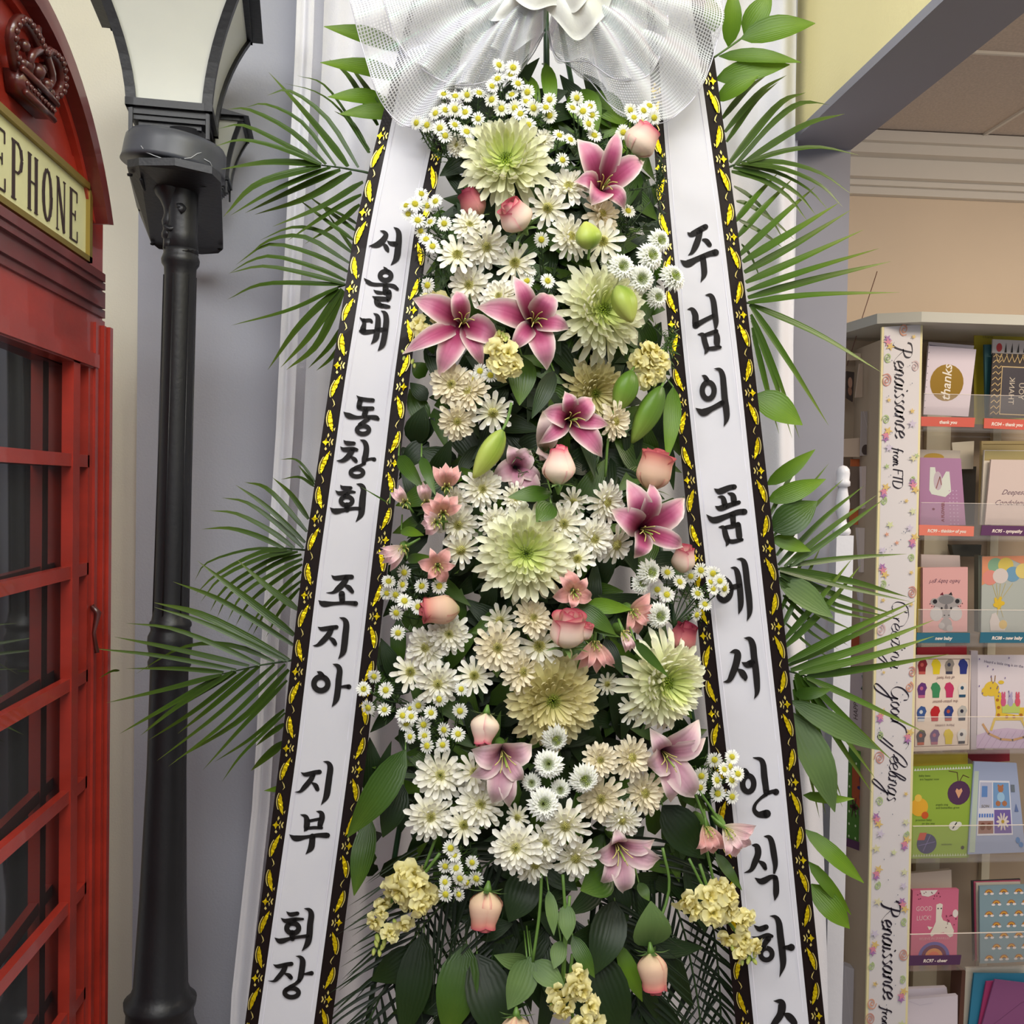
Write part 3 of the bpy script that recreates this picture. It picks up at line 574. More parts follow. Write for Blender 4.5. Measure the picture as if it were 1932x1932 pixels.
# glyphs in a reading frame: x along the word (down the banner), y up (towards the right)
G={'R':[[(-.2,.75),(-.1,.95),(.25,1.0),(.5,.9),(.5,.65),(.3,.52),(.1,.5)],[(.28,.98),(.2,.6),(.05,.1),(-.1,-.05),(-.25,.02)],[(.22,.5),(.45,.2),(.7,-.02),(.85,.05)]],
'e':[[(.0,.2),(.25,.3),(.3,.45),(.18,.5),(.02,.35),(.0,.12),(.15,0),(.35,.1)]],
'n':[[(.05,.45),(.08,.3),(.0,0)],[(.03,.25),(.2,.48),(.32,.42),(.27,.1),(.35,0),(.45,.1)]],
'a':[[(.35,.42),(.2,.5),(.03,.3),(.02,.08),(.12,0),(.28,.15),(.37,.45)],[(.37,.45),(.3,.1),(.38,0),(.48,.1)]],
'i':[[(.06,.45),(.0,.1),(.08,0),(.2,.1)],[(.12,.66),(.16,.72)]],
's':[[(.3,.42),(.2,.5),(.1,.4),(.2,.25),(.25,.1),(.12,0),(0,.06)]],
'c':[[(.3,.4),(.2,.5),(.04,.35),(.0,.12),(.14,0),(.33,.1)]],
'E':[[(.3,.4),(.2,.5),(.04,.35),(.0,.1),(.15,-.02),(.4,.1),(.6,.3)]],
'f':[[(.5,.9),(.38,1.0),(.25,.8),(.15,.3),(.02,-.2),(-.12,-.35),(-.22,-.28)],[(.05,.48),(.4,.5)]],
'r':[[(.04,.45),(.06,.3),(0,0)],[(.03,.25),(.18,.46),(.3,.42)]],
'o':[[(.2,.5),(.04,.35),(.02,.1),(.13,0),(.3,.15),(.33,.38),(.2,.5)]],
'm':[[(.05,.45),(.07,.3),(0,0)],[(.03,.25),(.17,.48),(.26,.4),(.2,0)],[(.22,.25),(.37,.48),(.47,.42),(.42,.08),(.5,0),(.58,.1)]],
'F':[[(.15,.98),(.05,.4),(0,0)],[(.15,.98),(.6,1.0)],[(.08,.52),(.45,.54)]],
'T':[[(.0,.96),(.6,1.0)],[(.33,.98),(.2,.3),(.15,0)]],
'D':[[(.15,.98),(.05,.4),(0,0)],[(.1,.98),(.5,.95),(.68,.6),(.5,.15),(.2,0),(0,0)]],
'G':[[(.75,.75),(.7,.98),(.45,1.02),(.1,.7),(.0,.3),(.2,.02),(.5,.1),(.68,.42)],[(.68,.42),(.55,-.2),(.2,-.85),(-.1,-1.0),(-.15,-.8),(.3,-.3),(.8,.1)]],
'd':[[(.35,.42),(.2,.5),(.03,.3),(.02,.08),(.12,0),(.28,.15),(.4,.45)],[(1.0,.95),(.7,.85),(.45,.5),(.33,.1),(.42,0)]],
'l':[[(.05,.15),(.35,.6),(.5,.95),(.4,1.0),(.2,.6),(.05,.1),(.15,0),(.28,.1)]],
'g':[[(.35,.42),(.2,.5),(.03,.3),(.02,.08),(.12,0),(.28,.15),(.38,.45)],[(.38,.45),(.2,-.2),(-.15,-.8),(-.35,-.95),(-.4,-.8),(-.1,-.4),(.4,.05)]],
'C':[[(.45,.75),(.5,.98),(.3,1.0),(.05,.7),(.0,.25),(.2,.0),(.5,.1)],[(.3,1.0),(.7,1.05),(1.1,.8),(1.2,.5)]],
't':[[(.35,.9),(.15,.4),(.02,.08),(.12,0),(.25,.1)],[(-.05,.5),(.4,.55)]],
'Q':[[(.0,.15),(-.5,-.6),(-.55,-.8),(-.35,-.7),(.1,0),(.5,.7),(.9,1.05),(1.05,.9),(.8,.5),(.4,.2)],[(-.45,1.0),(-.3,.75),(-.15,.8),(-.1,1.05)]][:1]+[[(-.2,.75),(-.3,.95),(-.15,1.05),(.1,.9)]]}
W={'R':.72,'e':.36,'n':.46,'a':.48,'i':.2,'s':.32,'c':.33,'E':.45,'f':.36,'r':.32,'o':.38,'m':.6,'F':.55,'T':.5,'D':.7,'G':.85,'d':.5,'l':.28,'g':.42,'C':.75,'t':.28,'Q':.55,' ':.3}
def word(txt,x0,y0,x1,y1,h,nib=-.6,wmax=.05):
    """baseline runs from pixel (x0,y0) down to (x1,y1); letter height h px towards +x"""
    tot=sum(W[c] for c in txt); d=Vector((x1-x0,y1-y0)); L=d.length; d/=L; up=Vector((-d.y,d.x)) 
    if up.x<0: up=-up
    sc_=L/tot; x=0
    for c in txt:
        if c!=' ':
            calli([[tuple(Vector((x0,y0))+d*(x+u*sc_*1.0)+up*(v*h)) for u,v in st] for st in G[c]],nib=nib,wmax=wmax)
        x+=W[c]*sc_
word('Renaissance',1687,655,1689,828,34,wmax=.048); word('from FTD',1685,845,1684,922,19,wmax=.035)
word('Creating',1683,1136,1680,1262,30,wmax=.028); word('Good',1681,1296,1680,1366,32,wmax=.036); word('Qeelings'.replace('Q','Q'),1680,1408,1673,1512,32,wmax=.032)
word('Renaissance',1664,1708,1666,1886,34,wmax=.048); word('from FTD',1664,1900,1662,1990,18,wmax=.035)
# small confetti on the banner: curls, stars
def curl(px,py,r,col,turn=2.2,ph=0):
    calli([[(px+r*(1-i/16)*math.cos(ph+i/16*turn*2*PI),py+r*1.3*(1-i/16)*math.sin(ph+i/16*turn*2*PI)) for i in range(16)]],tuple(int(x*.75+55) for x in col),wmin=.014,wmax=.035,name='banner_curl')
def star(px,py,r,col,n=5,name='banner_star',ph=0):
    bn.poly([bp(px+(r if i%2==0 else r*.4)*math.cos(ph+i*PI/n),py+(r if i%2==0 else r*.4)*math.sin(ph+i*PI/n)) for i in range(2*n)],tuple(int(x*.72+62) for x in col),name)
OR_=(222,140,104); GR=(160,190,110); PU=(150,80,160); YE=(226,186,84); PK=(220,110,140); LV=(206,194,222); BN=(196,120,104)
for x,y,r,c,t in ((1672,718,10,BN,2.4),(1726,692,8,(200,170,170),2),(1705,622,9,OR_,2),(1675,675,7,GR,2),(1671,792,7,GR,2),(1722,905,6,GR,2),(1667,945,6,GR,2),(1719,1053,6,GR,2),(1666,1103,6,GR,2),(1720,1118,9,BN,2.4),(1720,1268,8,BN,2),(1715,1296,8,OR_,2),(1659,1430,10,BN,2.4),(1660,1388,6,GR,2),(1659,1512,7,GR,2),(1709,1575,6,GR,2),(1655,1670,6,GR,2),(1705,1738,6,GR,2),(1643,1822,6,GR,2),(1704,1800,9,BN,2.4),(1702,1848,6,GR,2),(1644,1892,9,OR_,2),(1641,1922,9,BN,2.4),(1661,1188,9,(210,170,170),2)):
    curl(x,y,r,c,t,x%6)
for x,y in ((1675,645),(1671,822),(1667,928),(1722,915),(1665,1075),(1721,1022),(1660,1352),(1712,1390),(1653,1545),(1706,1592),(1653,1648),(1646,1790),(1702,1705),(1700,1878)):
    dy=1 if y%2 else -1
    star(x-1,y-6*dy,8,PU,ph=.3); star(x,y+1*dy,9,PK,ph=.8); star(x+4,y+9*dy,9,YE,ph=.1)
for x,y,r,c in ((1723,636,5,YE),(1676,755,5,YE),(1720,776,6,YE),(1718,1140,5,YE),(1709,945,5,YE),(1691,1024,5,OR_),(1672,1008,5,OR_),(1718,1080,5,YE),(1665,1132,5,YE),(1708,1497,5,YE),(1650,1855,6,YE),(1666,1268,4,YE),(1728,860,6,GR),(1672,880,6,GR),(1678,990,8,(212,222,150)),(1721,965,8,(214,222,160)),(1722,865,8,(220,214,150)),(1708,1550,8,(214,218,160)),(1652,1600,9,(220,214,150)),(1685,1607,7,(206,216,150)),(1705,1644,8,(214,218,160)),(1655,1700,9,(224,216,160)),(1676,845,9,LV),(1720,800,9,LV),(1715,996,8,LV),(1664,1038,8,LV),(1660,1572,9,LV),(1703,1670,8,LV),(1649,1760,9,LV),(1700,1930,8,(206,216,150))): star(x,y,r,c,ph=x)
dots=[bn.el(*bp(R.uniform(1672,1722)-.0225*(y-620),y),.012,.0009,6) for y in [R.uniform(630,1925) for _ in range(70)]]
bn.polys(dots,(120,130,150),'banner_speckle',kind='stuff')
# strips and cards
def strip(q,col,txt,h=.011,sh=.2,u=.5,fc=(240,226,216),bold=.0004,Y=RY-.006):
    f=Flat(q,Y,.001); f.body('shelf_label','','',col,parent=rk); f.text(txt,u,.45,h,fc,shear=sh,name='label_text',bold=bold); return f
strip([(1738,786),(1840,788),(1838,806),(1738,804)],(208,92,76),'thank you')
strip([(1857,789),(1960,793),(1958,812),(1856,808)],(208,92,76),'RC04 - thank you',u=.42)
strip([(1734,990),(1838,993),(1837,1012),(1734,1010)],(226,124,104),'RC99 - thinking of you',h=.0105)
strip([(1853,991),(1960,993),(1958,1012),(1850,1010)],(92,48,92),'RC95 - sympathy',u=.45)
strip([(1730,1194),(1830,1194),(1830,1213),(1729,1213)],(40,104,128),'new baby')
strip([(1850,1193),(1950,1193),(1950,1213),(1848,1213)],(40,104,128),'RC08 - new baby')
strip([(1716,1803),(1814,1802),(1811,1820),(1715,1822)],(84,50,86),'RC97 - cheer')
# thank-you row
f=Flat([(1838,616),(1960,622),(1956,806),(1838,800)],2.50).body('card_backing','olive yellow backing sheet behind the chevron thank you card','paper',(186,172,40))
f.text('Thank',.12,.9,.012,(110,100,30),align='LEFT')
f=Flat([(1752,645),(1838,652),(1830,700),(1750,700)],2.462).body('greeting_card','white card with dark violet inside peeking above the gold circle thanks card','greeting card',(232,222,228)); f.poly([(.02,.9),(.9,.8),(.3,.83),(.05,.75)],(70,50,110))
f=Flat([(1752,652),(1842,659),(1827,786),(1742,782)],2.435,.006).body('greeting_card','pale lilac card with thanks in white on a large gold circle','greeting card',(226,214,226))
f.ell(.45,.48,.36,.27,(150,116,28),22,metal=.3,rough=.35); f.text('thanks',.45,.48,.034,(240,232,220),rot=PI/2,shear=.25,bold=.0004)
f.polys([f.el(.02,.1+.1*i,.01,.006,6) for i in range(9)],(60,60,70),'printed_dots',kind='stuff')
Flat([(1857,650),(1878,650),(1873,788),(1860,788)],2.46,.006).body('greeting_card','narrow teal edged card behind the black and gold chevron card','greeting card',(40,92,100))
f=Flat([(1873,640),(1965,644),(1962,668),(1872,668)],2.45,.004).body('greeting_card','card with a red rose and dark figures along its top, above chevron card','greeting card',(214,206,204)); f.ell(.14,.45,.06,.3,(200,60,60)); f.polys([[(.25+.13*i,.1),(.3+.13*i,.1),(.28+.13*i,.8)] for i in range(5)],(50,44,44))
f=Flat([(1873,666),(1965,670),(1958,790),(1866,786)],2.44,.004).body('greeting_card','black card with gold chevrons and mirrored thank you lettering','greeting card',(52,40,36))
for k in range(11):
    v=.04+k*.09; f.line([(.02,v),(.08,v+.045),(.14,v),(.19,v+.045)],.014,(206,176,120))
for k in range(9):
    u=.06+k*.11; f.line([(u,.99),(u+.06,.86),(u+.13,.99)],.014,(206,176,120))
f.poly([(.2,.04),(.2,.80),(1,.80),(1,.04)],(206,180,130)); f.poly([(.215,.055),(.215,.785),(1,.785),(1,.055)],(58,52,60)); f.text('THANK',.42,.42,.020,(200,188,170),rot=-PI/2,flip=True); f.text('YOU',.62,.42,.020,(200,188,170),rot=-PI/2,flip=True)
# thinking-of-you row
f=Flat([(1735,848),(1812,850),(1811,880),(1735,880)],2.46,.004).body('greeting_card','sleeved card showing yellow print behind the lilac teacup card','greeting card',(206,196,180)); f.ell(.35,.55,.25,.25,(196,160,60))
f=Flat([(1736,863),(1813,865),(1822,991),(1734,991)],2.435,.008).body('greeting_card','lilac card printed with a white teacup and purple flower','greeting card',(172,126,164))
f.poly([(.24,.86),(.36,.86),(.42,.58),(.62,.80),(.70,.80),(.72,.50),(.58,.42),(.27,.46),(.22,.52)],(216,222,212)); f.ell(.42,.66,.10,.14,(196,180,190)); f.line([(.38,.55),(.47,.72),(.50,.60)],.02,(140,80,70)); f.polys([f.el(.68+.08*(i%3),.02+.055*(i//3),.018,.009,6) for i in range(30)],(200,170,200),'printed_dots',kind='stuff')
f.text('GRANDMA'[:0]+'A FLOWER',.52,.2,.010,(130,30,70),rot=PI/2,bold=.0006); f.ell(.31,.24,.03,.017,(110,20,60))
Flat([(1796,835),(1838,832),(1836,885),(1800,885)],2.52,.008).body('envelope','white envelope standing behind the lilac teacup card','envelope',(232,224,204))
Flat([(1816,880),(1842,880),(1838,990),(1822,990)],2.55,.006).body('envelope','dark grey envelope between the teacup card and the condolence card','envelope',(96,94,90))
f=Flat([(1852,832),(1960,832),(1956,990),(1848,990)],2.47,.008).body('greeting_card','tan card with a gold border standing behind the condolence card','greeting card',(188,168,116)); f.line([(.03,.96),(.98,.96)],.012,(130,110,60))
f=Flat([(1857,849),(1965,850),(1960,990),(1850,990)],2.45,.006).body('greeting_card','cream card with a gold glitter band above the condolence card','greeting card',(214,206,192)); f.poly([(.01,.86),(.99,.86),(.99,.99),(.01,.99)],(196,178,120),rough=.25,metal=.5)
f=Flat([(1870,867),(1965,868),(1960,991),(1858,990)],2.435,.006).body('greeting_card','blush card with deepest condolences in grey script','greeting card',(214,196,190)); f.text('Deepest',.48,.5,.018,(110,84,100),shear=.5); f.text('Condolences',.48,.34,.018,(110,84,100),shear=.5)
# new baby row
Flat([(1738,1046),(1811,1048),(1812,1075),(1738,1075)],2.49,.010).body('envelope','white envelope standing behind the pink koala card','envelope',(232,216,210))
Flat([(1795,1028),(1852,1028),(1850,1050),(1800,1050)],2.54,.02).body('card_box','small dark box top between the two new baby cards','box',(74,74,66))
f=Flat([(1731,1070),(1745,1070),(1742,1193),(1730,1193)],2.45,.004).body('greeting_card','sliver of a yellow card with a blue sock beside the koala card','greeting card',(206,182,84)); f.ell(.7,.72,.3,.07,(60,90,150))
f=Flat([(1741,1071),(1826,1070),(1825,1192),(1741,1193)],2.435,.012).body('greeting_card','pink new baby card printed with a hanging grey koala','greeting card',(222,168,166))
f.text('hello baby girl',.5,.78,.014,(110,70,90),rot=PI,shear=.4)
gk=(166,160,160); f.ell(.52,.40,.26,.19,gk); f.ell(.30,.28,.14,.11,(200,196,196)); f.ell(.74,.28,.14,.11,(200,196,196)); f.ell(.26,.47,.09,.055,gk); f.ell(.78,.47,.09,.055,gk); f.ell(.27,.475,.05,.035,(30,26,30)); f.ell(.77,.475,.05,.035,(30,26,30)); f.ell(.52,.50,.17,.07,(128,126,128)); f.ell(.52,.12,.13,.10,gk); f.ell(.42,.10,.07,.05,(190,184,184)); f.ell(.60,.06,.07,.05,(190,184,184))
for u in (.42,.63): f.ell(u,.37,.022,.018,(30,26,30))
f.ell(.52,.385,.035,.05,(110,106,110)); f.ell(.48,.26,.02,.01,(30,26,30)); f.ell(.58,.26,.02,.01,(30,26,30)); f.poly([(.38,.58),(.44,.62),(.46,.57)],(110,20,40)); f.poly([(.57,.58),(.63,.62),(.66,.57)],(30,26,30)); f.polys([f.el(u,v,.012,.009,6) for u,v in ((.16,.44),(.20,.40),(.25,.395),(.88,.44),(.84,.40),(.79,.395))],(30,26,30),'printed_dots')
f=Flat([(1846,1048),(1853,1048),(1851,1193),(1846,1193)],2.44,.02).body('greeting_card','edge of dark card stack left of the balloon card','greeting card',(92,96,84))
f=Flat([(1853,1050),(1950,1048),(1948,1192),(1851,1193)],2.435,.008).body('greeting_card','grey new baby card with balloons carrying a baby carriage','greeting card',(176,182,176))
f.poly([(0,.62),(.12,.66),(.14,.80),(.30,.94),(.55,.96),(.8,.88),(1,.8),(1,1),(0,1)],(222,146,108),lay=1)
for u,v,c in ((.26,.88,(132,170,138)),(.46,.88,(214,192,92)),(.16,.72,(220,140,128)),(.60,.76,(112,156,186)),(.80,.80,(220,200,120)),(.36,.74,(214,202,198))): f.ell(u,v,.15,.10,c)
for u in (.2,.28,.36,.46,.6): f.line([(u,.64),(.33,.38)],.008,(200,180,90))
for a in range(5): f.ell(.33+.06*math.cos(a*1.26),.38+.04*math.sin(a*1.26),.06,.03,(222,186,50),rot=a)
f.line([(.33,.36),(.30,.2)],.008,(200,180,90)); f.line([(.35,.36),(.42,.2)],.008,(200,180,90)); f.poly([(.18,.02),(.16,.14),(.20,.24),(.28,.26),(.36,.14),(.48,.15),(.46,.02)],(214,204,200)); f.ell(.42,.1,.08,.06,(216,186,112))
# booties and giraffe row
f=Flat([(1730,1222),(1824,1218),(1824,1240),(1730,1240)],2.46,.004).body('greeting_card','dark red card top showing above the baby socks card','greeting card',(150,26,40))
f=Flat([(1726,1236),(1832,1236),(1829,1414),(1722,1418)],2.43,.006).body('greeting_card','cream card with four rows of colourful baby socks','greeting card',(236,218,202))
for p in (((.03,.05),(.97,.05)),((.97,.05),(.97,.96)),((.97,.96),(.03,.96)),((.03,.96),(.03,.05))): f.line(list(p),.008,(110,70,60))
def sock(u,v,s,c,c2,d=1):
    P=[(-.055,-.06),(.045,-.06),(.05,.0),(.075,.03),(.05,.07),(-.01,.08),(-.06,.05),(-.075,.02),(-.06,-.02)]
    f.poly([(u+d*a*s,v+b*s) for a,b in P],c,'printed_sock')
    if c2: f.poly([(u+d*a*s,v+b*s) for a,b in ((-.055,-.06),(.045,-.06),(.047,-.035),(-.057,-.035))],c2,'printed_sock'); f.ell(u-.01*d,v+.03,.03,.02,c2)
SO=[[((140,26,34),(200,90,80),1),((236,210,30),None,-1),((150,140,130),(60,60,80),1),((40,50,130),None,-1)],[((100,50,120),(190,100,140),1),((60,140,90),None,-1),((200,50,100),None,-1),((230,220,210),(40,80,110),1)],[((60,90,150),(210,214,220),1),((190,30,36),None,1),((40,60,130),(180,80,60),1),((190,186,180),(40,40,60),1)],[((70,60,70),(190,90,60),1),((110,80,130),(180,110,130),1),((226,200,40),None,-1),((230,226,220),(40,40,60),1)]]
for r_ in range(4):
    for c_ in range(4): 
        a=SO[r_][c_]; sock(.14+.24*c_,.87-.245*r_,1.15,*a)
for k,tx in enumerate(('of tiny feet!','the pitter-patter','Here comes')): f.text(tx,.55,.765-.25*k,.010,(120,84,84),rot=PI)
f=Flat([(1832,1228),(1845,1228),(1843,1414),(1832,1414)],2.43,.01).body('greeting_card','grey edged sleeved cards between the socks card and the giraffe card','greeting card',(190,180,186))
f=Flat([(1845,1236),(1955,1236),(1955,1412),(1842,1412)],2.43,.006).body('greeting_card','pale card printed with a yellow rocking giraffe','greeting card',(224,214,220))
f.poly([(0,0),(0,.14),(.25,.2),(.5,.22),(.8,.2),(1,.14),(1,0)],(206,180,210)); f.text('Heard a little one is on the way',.5,.9,.0095,(90,80,110),rot=-.12)
for k in range(10): f.line([(k*.12,0),(k*.12+.18,.19)],.004,(150,120,160))
yg=(226,192,60); f.poly([(.28,.60),(.32,.40),(.30,.30),(.78,.30),(.80,.44),(.72,.44),(.70,.36),(.42,.38),(.40,.60)],yg); f.ell(.24,.64,.13,.08,yg); f.ell(.14,.61,.07,.05,yg); f.line([(.24,.72),(.23,.78)],.014,(150,110,50)); f.line([(.29,.72),(.30,.78)],.014,(150,110,50)); f.ell(.40,.74-.03,.05,.02,yg)
for a,b_ in ((.34,.52),(.36,.44),(.36,.36),(.5,.34),(.62,.34),(.74,.36)): f.ell(a,b_,.03,.018,(176,110,40),n=7)
f.line([(.30,.32),(.24,.2)],.04,yg); f.line([(.74,.32),(.84,.2)],.04,yg); f.line([(.10,.26),(.20,.16),(.40,.10),(.60,.09),(.78,.12),(.92,.2),(.98,.28)],.035,(206,150,70)); f.poly([(.42,.38),(.72,.38),(.72,.50),(.42,.46)],(190,206,110))
for u,c in ((.44,(206,90,130)),(.56,(180,170,200)),(.68,(214,90,110))): f.ell(u,.50,.045,.05,c); f.ell(u,.56,.035,.028,c); f.ell(u-.02,.59,.012,.02,c); f.ell(u+.02,.59,.012,.02,c)
f.polys([[(u-.01,v),(u,v+.012),(u+.01,v),(u,v-.012)] for u,v in [(R.random(),R.uniform(.55,.98)) for _ in range(26)]],(110,90,150),'printed_specks',kind='stuff')
# green and blue row
f=Flat([(1722,1422),(1826,1420),(1826,1450),(1722,1452)],2.47,.008).body('greeting_card','yellow card tops standing behind the green ladybird card','greeting card',(226,200,70))
f=Flat([(1812,1417),(1905,1415),(1905,1436),(1840,1440)],2.52,.006).body('greeting_card','crimson card top behind the blue baby card','greeting card',(160,30,50))
f=Flat([(1722,1447),(1836,1442),(1828,1618),(1719,1620)],2.43,.006).body('greeting_card','lime green card with bugs and a purple patch button','greeting card',(150,180,64))
f.polys([[(.02+.045*i,.955),(.042+.045*i,.985),(.065+.045*i,.955)] for i in range(21)],(230,234,220),'printed_lace',kind='stuff'); f.polys([[(.02+.045*i,.02),(.042+.045*i,.05),(.065+.045*i,.02)] for i in range(21)],(210,224,180),'printed_lace',kind='stuff')
f.ell(.78,.70,.19,.13,(84,50,84)); f.poly([(.78,.64),(.72,.72),(.74,.75),(.78,.73),(.82,.75),(.84,.72)],(226,170,130)); f.line([(.76,.83),(.74,.92),(.60,.94)],.012,(90,50,40)); f.line([(.79,.83),(.84,.89),(.94,.86)],.012,(90,50,40))
f.ell(.12,.56,.15,.10,(232,176,50)); f.ell(.22,.47,.06,.04,(206,90,40)); f.ell(.10,.66,.06,.04,(236,196,80)); f.ell(.26,.16,.17,.11,(58,60,104)); f.poly([(.10,.2),(.14,.28),(.26,.28),(.22,.2)],(200,80,60)); f.line([(.12,.14),(.40,.18)],.008,(130,120,180)); f.line([(.2,.08),(.32,.25)],.008,(130,120,180))
f.ell(.72,.345,.09,.05,(226,226,216)); f.ell(.80,.36,.05,.03,(226,226,216)); f.line([(.70,.32),(.76,.38)],.02,(40,40,40)); f.ell(.88,.11,.03,.02,(60,60,50))
for k,(u,v,tx) in enumerate(((.2,.90,'baby bees'),(.28,.86,'are happier now'),(.5,.58,'angels sing'),(.6,.545,'and butterflies grow'),(.2,.42,'precious baby'),(.28,.38,'on the way'),(.6,.15,'welcome'))): f.text(tx,u,v,.0075,(70,90,40))
f=Flat([(1838,1437),(1918,1440),(1935,1608),(1826,1612)],2.425,.006).body('greeting_card','blue lavender baby card with a collage of teddy and daisy squares','greeting card',(164,176,206))
f.poly([(.02,.02),(.02,.9),(.12,.9),(.12,.02)],(190,206,190)); f.poly([(.14,.20),(.14,.80),(.80,.80),(.80,.20)],(226,226,236))
for q,c in (((.16,.50,.42,.78),(186,190,214)),((.44,.50,.78,.78),(120,160,206)),((.16,.22,.44,.36),(160,120,110)),((.46,.22,.78,.48),(120,100,170)),((.20,.62,.32,.74),(100,140,200))): f.poly([(q[0],q[1]),(q[2],q[1]),(q[2],q[3]),(q[0],q[3])],c)
br=(176,116,80); f.ell(.60,.71,.06,.04,br); f.ell(.555,.745,.02,.015,br); f.ell(.645,.745,.02,.015,br); f.ell(.60,.62,.08,.055,(160,200,230)); f.ell(.54,.55,.05,.03,br); f.ell(.67,.55,.05,.03,br)
for a in range(10): f.ell(.62+.075*math.cos(a*.628),.35+.055*math.sin(a*.628),.05,.016,(226,214,206),rot=a*.628,n=8)
f.ell(.62,.35,.03,.02,(190,160,60)); f.ell(.24,.30,.05,.04,(120,70,50)); f.ell(.36,.30,.05,.04,(130,80,60)); f.polys([[(.16+.05*i,.40),(.19+.05*i,.40),(.19+.05*i,.44),(.16+.05*i,.44)] for i in range(6)],(90,130,210),'printed_check'); f.text('SON',.28,.52,.010,(130,120,90)); f.ell(.88,.14,.04,.035,(90,140,200)); f.ell(.93,.09,.04,.03,(90,140,200)); f.poly([(.86,.46),(.90,.55),(.94,.46)],(100,120,170)); f.poly([(.82,.68),(.90,.68),(.90,.76),(.82,.76)],(110,120,130))
# cheer row
Flat([(1718,1648),(1795,1641),(1796,1690),(1718,1690)],2.49,.012).body('envelope','cream envelope standing behind the good luck card','envelope',(226,210,190))
f=Flat([(1722,1680),(1809,1678),(1805,1803),(1718,1806)],2.435,.012).body('greeting_card','pink good luck card with a leaping white llama and rainbow','greeting card',(214,112,142))
f.text('GOOD',.26,.72,.017,(236,206,206),wid=.8); f.text('LUCK!',.26,.58,.017,(236,206,206),wid=.8)
f.poly([(.52,.78),(.60,.80),(.66,.78),(.64,.60),(.68,.54),(.84,.50),(.92,.38),(.90,.30),(.84,.28),(.70,.36),(.52,.34),(.44,.30),(.40,.34),(.46,.42),(.52,.52)],(236,228,214)); f.poly([(.38,.40),(.34,.46),(.46,.44)],(236,228,214)); f.ell(.56,.72,.014,.012,(30,26,30)); f.ell(.63,.72,.014,.012,(30,26,30)); f.poly([(.16,1),(.2,.92),(.34,.90),(.48,.94),(.54,1)],(236,226,220)); f.ell(.94,.64,.06,.06,(236,226,220))
for r_,c in ((.34,(104,96,170)),(.27,(112,40,84)),(.19,(226,150,90)),(.12,(232,120,90))): f.poly([(.5+r_*math.cos(t),max(0,r_*.65*math.sin(t))) for t in [PI*i/14 for i in range(15)]],c)
f.polys([[(u,v),(u+.03,v+.005),(u+.01,v+.02)] for u,v in [(R.uniform(.05,.6),R.uniform(.84,.97)) for _ in range(14)]+[(R.uniform(.7,.95),R.uniform(.42,.62)) for _ in range(14)]],(110,30,60),'printed_specks',kind='stuff'); f.text('BELIEVE IN SPARKLES',.5,.27,.0085,(238,180,190))
for k,(c,dx,nm) in enumerate((((60,60,60),0,'black'),((196,90,120),5,'rose pink'),((216,206,190),9,'cream'))):
    Flat([(1833+dx,1662+2*k),(1925,1658+3*k),(1925,1700),(1836+dx,1814)],2.46-.006*k,.004).body('greeting_card',nm+' card edge in the stack behind the rainbow patterned card','greeting card',c)
f=Flat([(1848,1672),(1945,1669),(1945,1814),(1849,1818)],2.43,.006).body('greeting_card','blue grey card patterned with small rainbows on clouds','greeting card',(134,160,170))
for r_ in range(7):
    for c_ in range(4):
        u=.16+.29*c_-(.145 if r_%2 else 0)+.02; v=.92-.142*r_
        if u<.04 or u>.96: continue
        for rr_,cc_ in ((.085,(176,120,80)),(.065,(226,170,60)),(.042,(150,90,60)),(.022,(134,160,170))): f.poly([(u+rr_*math.cos(t),v-.02+rr_*.7*math.sin(t)) for t in [PI*i/7 for i in range(8)]],cc_,'printed_rainbow',lay=1+[.085,.065,.042,.022].index(rr_))
        for sx in (-.06,.06): f.ell(u+sx,v-.022,.038,.016,(240,232,230),n=8,name='printed_cloud',lay=6)
# envelopes at the bottom
Flat([(1712,1866),(1786,1863),(1792,1905),(1712,1905)],2.47,.012).body('envelope','white envelope at the back of the bottom pocket','envelope',(232,222,232))
f=Flat([(1712,1886),(1807,1878),(1806,2010),(1708,2010)],2.435,.012).body('envelope','large white envelope at the front of the bottom pocket','envelope',(222,212,222)); f.line([(.02,.98),(.25,.9),(.5,.92)],.006,(200,190,206))
Flat([(1815,1832),(1822,1832),(1815,1990),(1805,1990)],2.44,.05).body('card_tray','dark brown tray side left of the teal envelopes','tray',(96,62,50))
Flat([(1822,1826),(1960,1822),(1960,1990),(1812,1990)],2.46,.006).body('envelope','cream envelope behind the teal and plum envelopes','envelope',(232,222,204))
Flat([(1838,1837),(1960,1838),(1960,1990),(1822,1990)],2.44,.006).body('envelope','teal blue envelope behind the plum envelope','envelope',(52,132,166))
Flat([(1861,1852),(1895,1850),(1860,1990),(1836,1990)],2.43,.004).body('envelope','magenta edged envelope between the teal and plum envelopes','envelope',(170,60,110))
f=Flat([(1877,1848),(1975,1860),(1965,2010),(1832,2010)],2.42,.004).body('envelope','plum purple envelope at the front of the bottom right tray','envelope',(140,82,128)); f.line([(.0,.35),(.55,.75),(1,.95)],.006,(110,60,100))
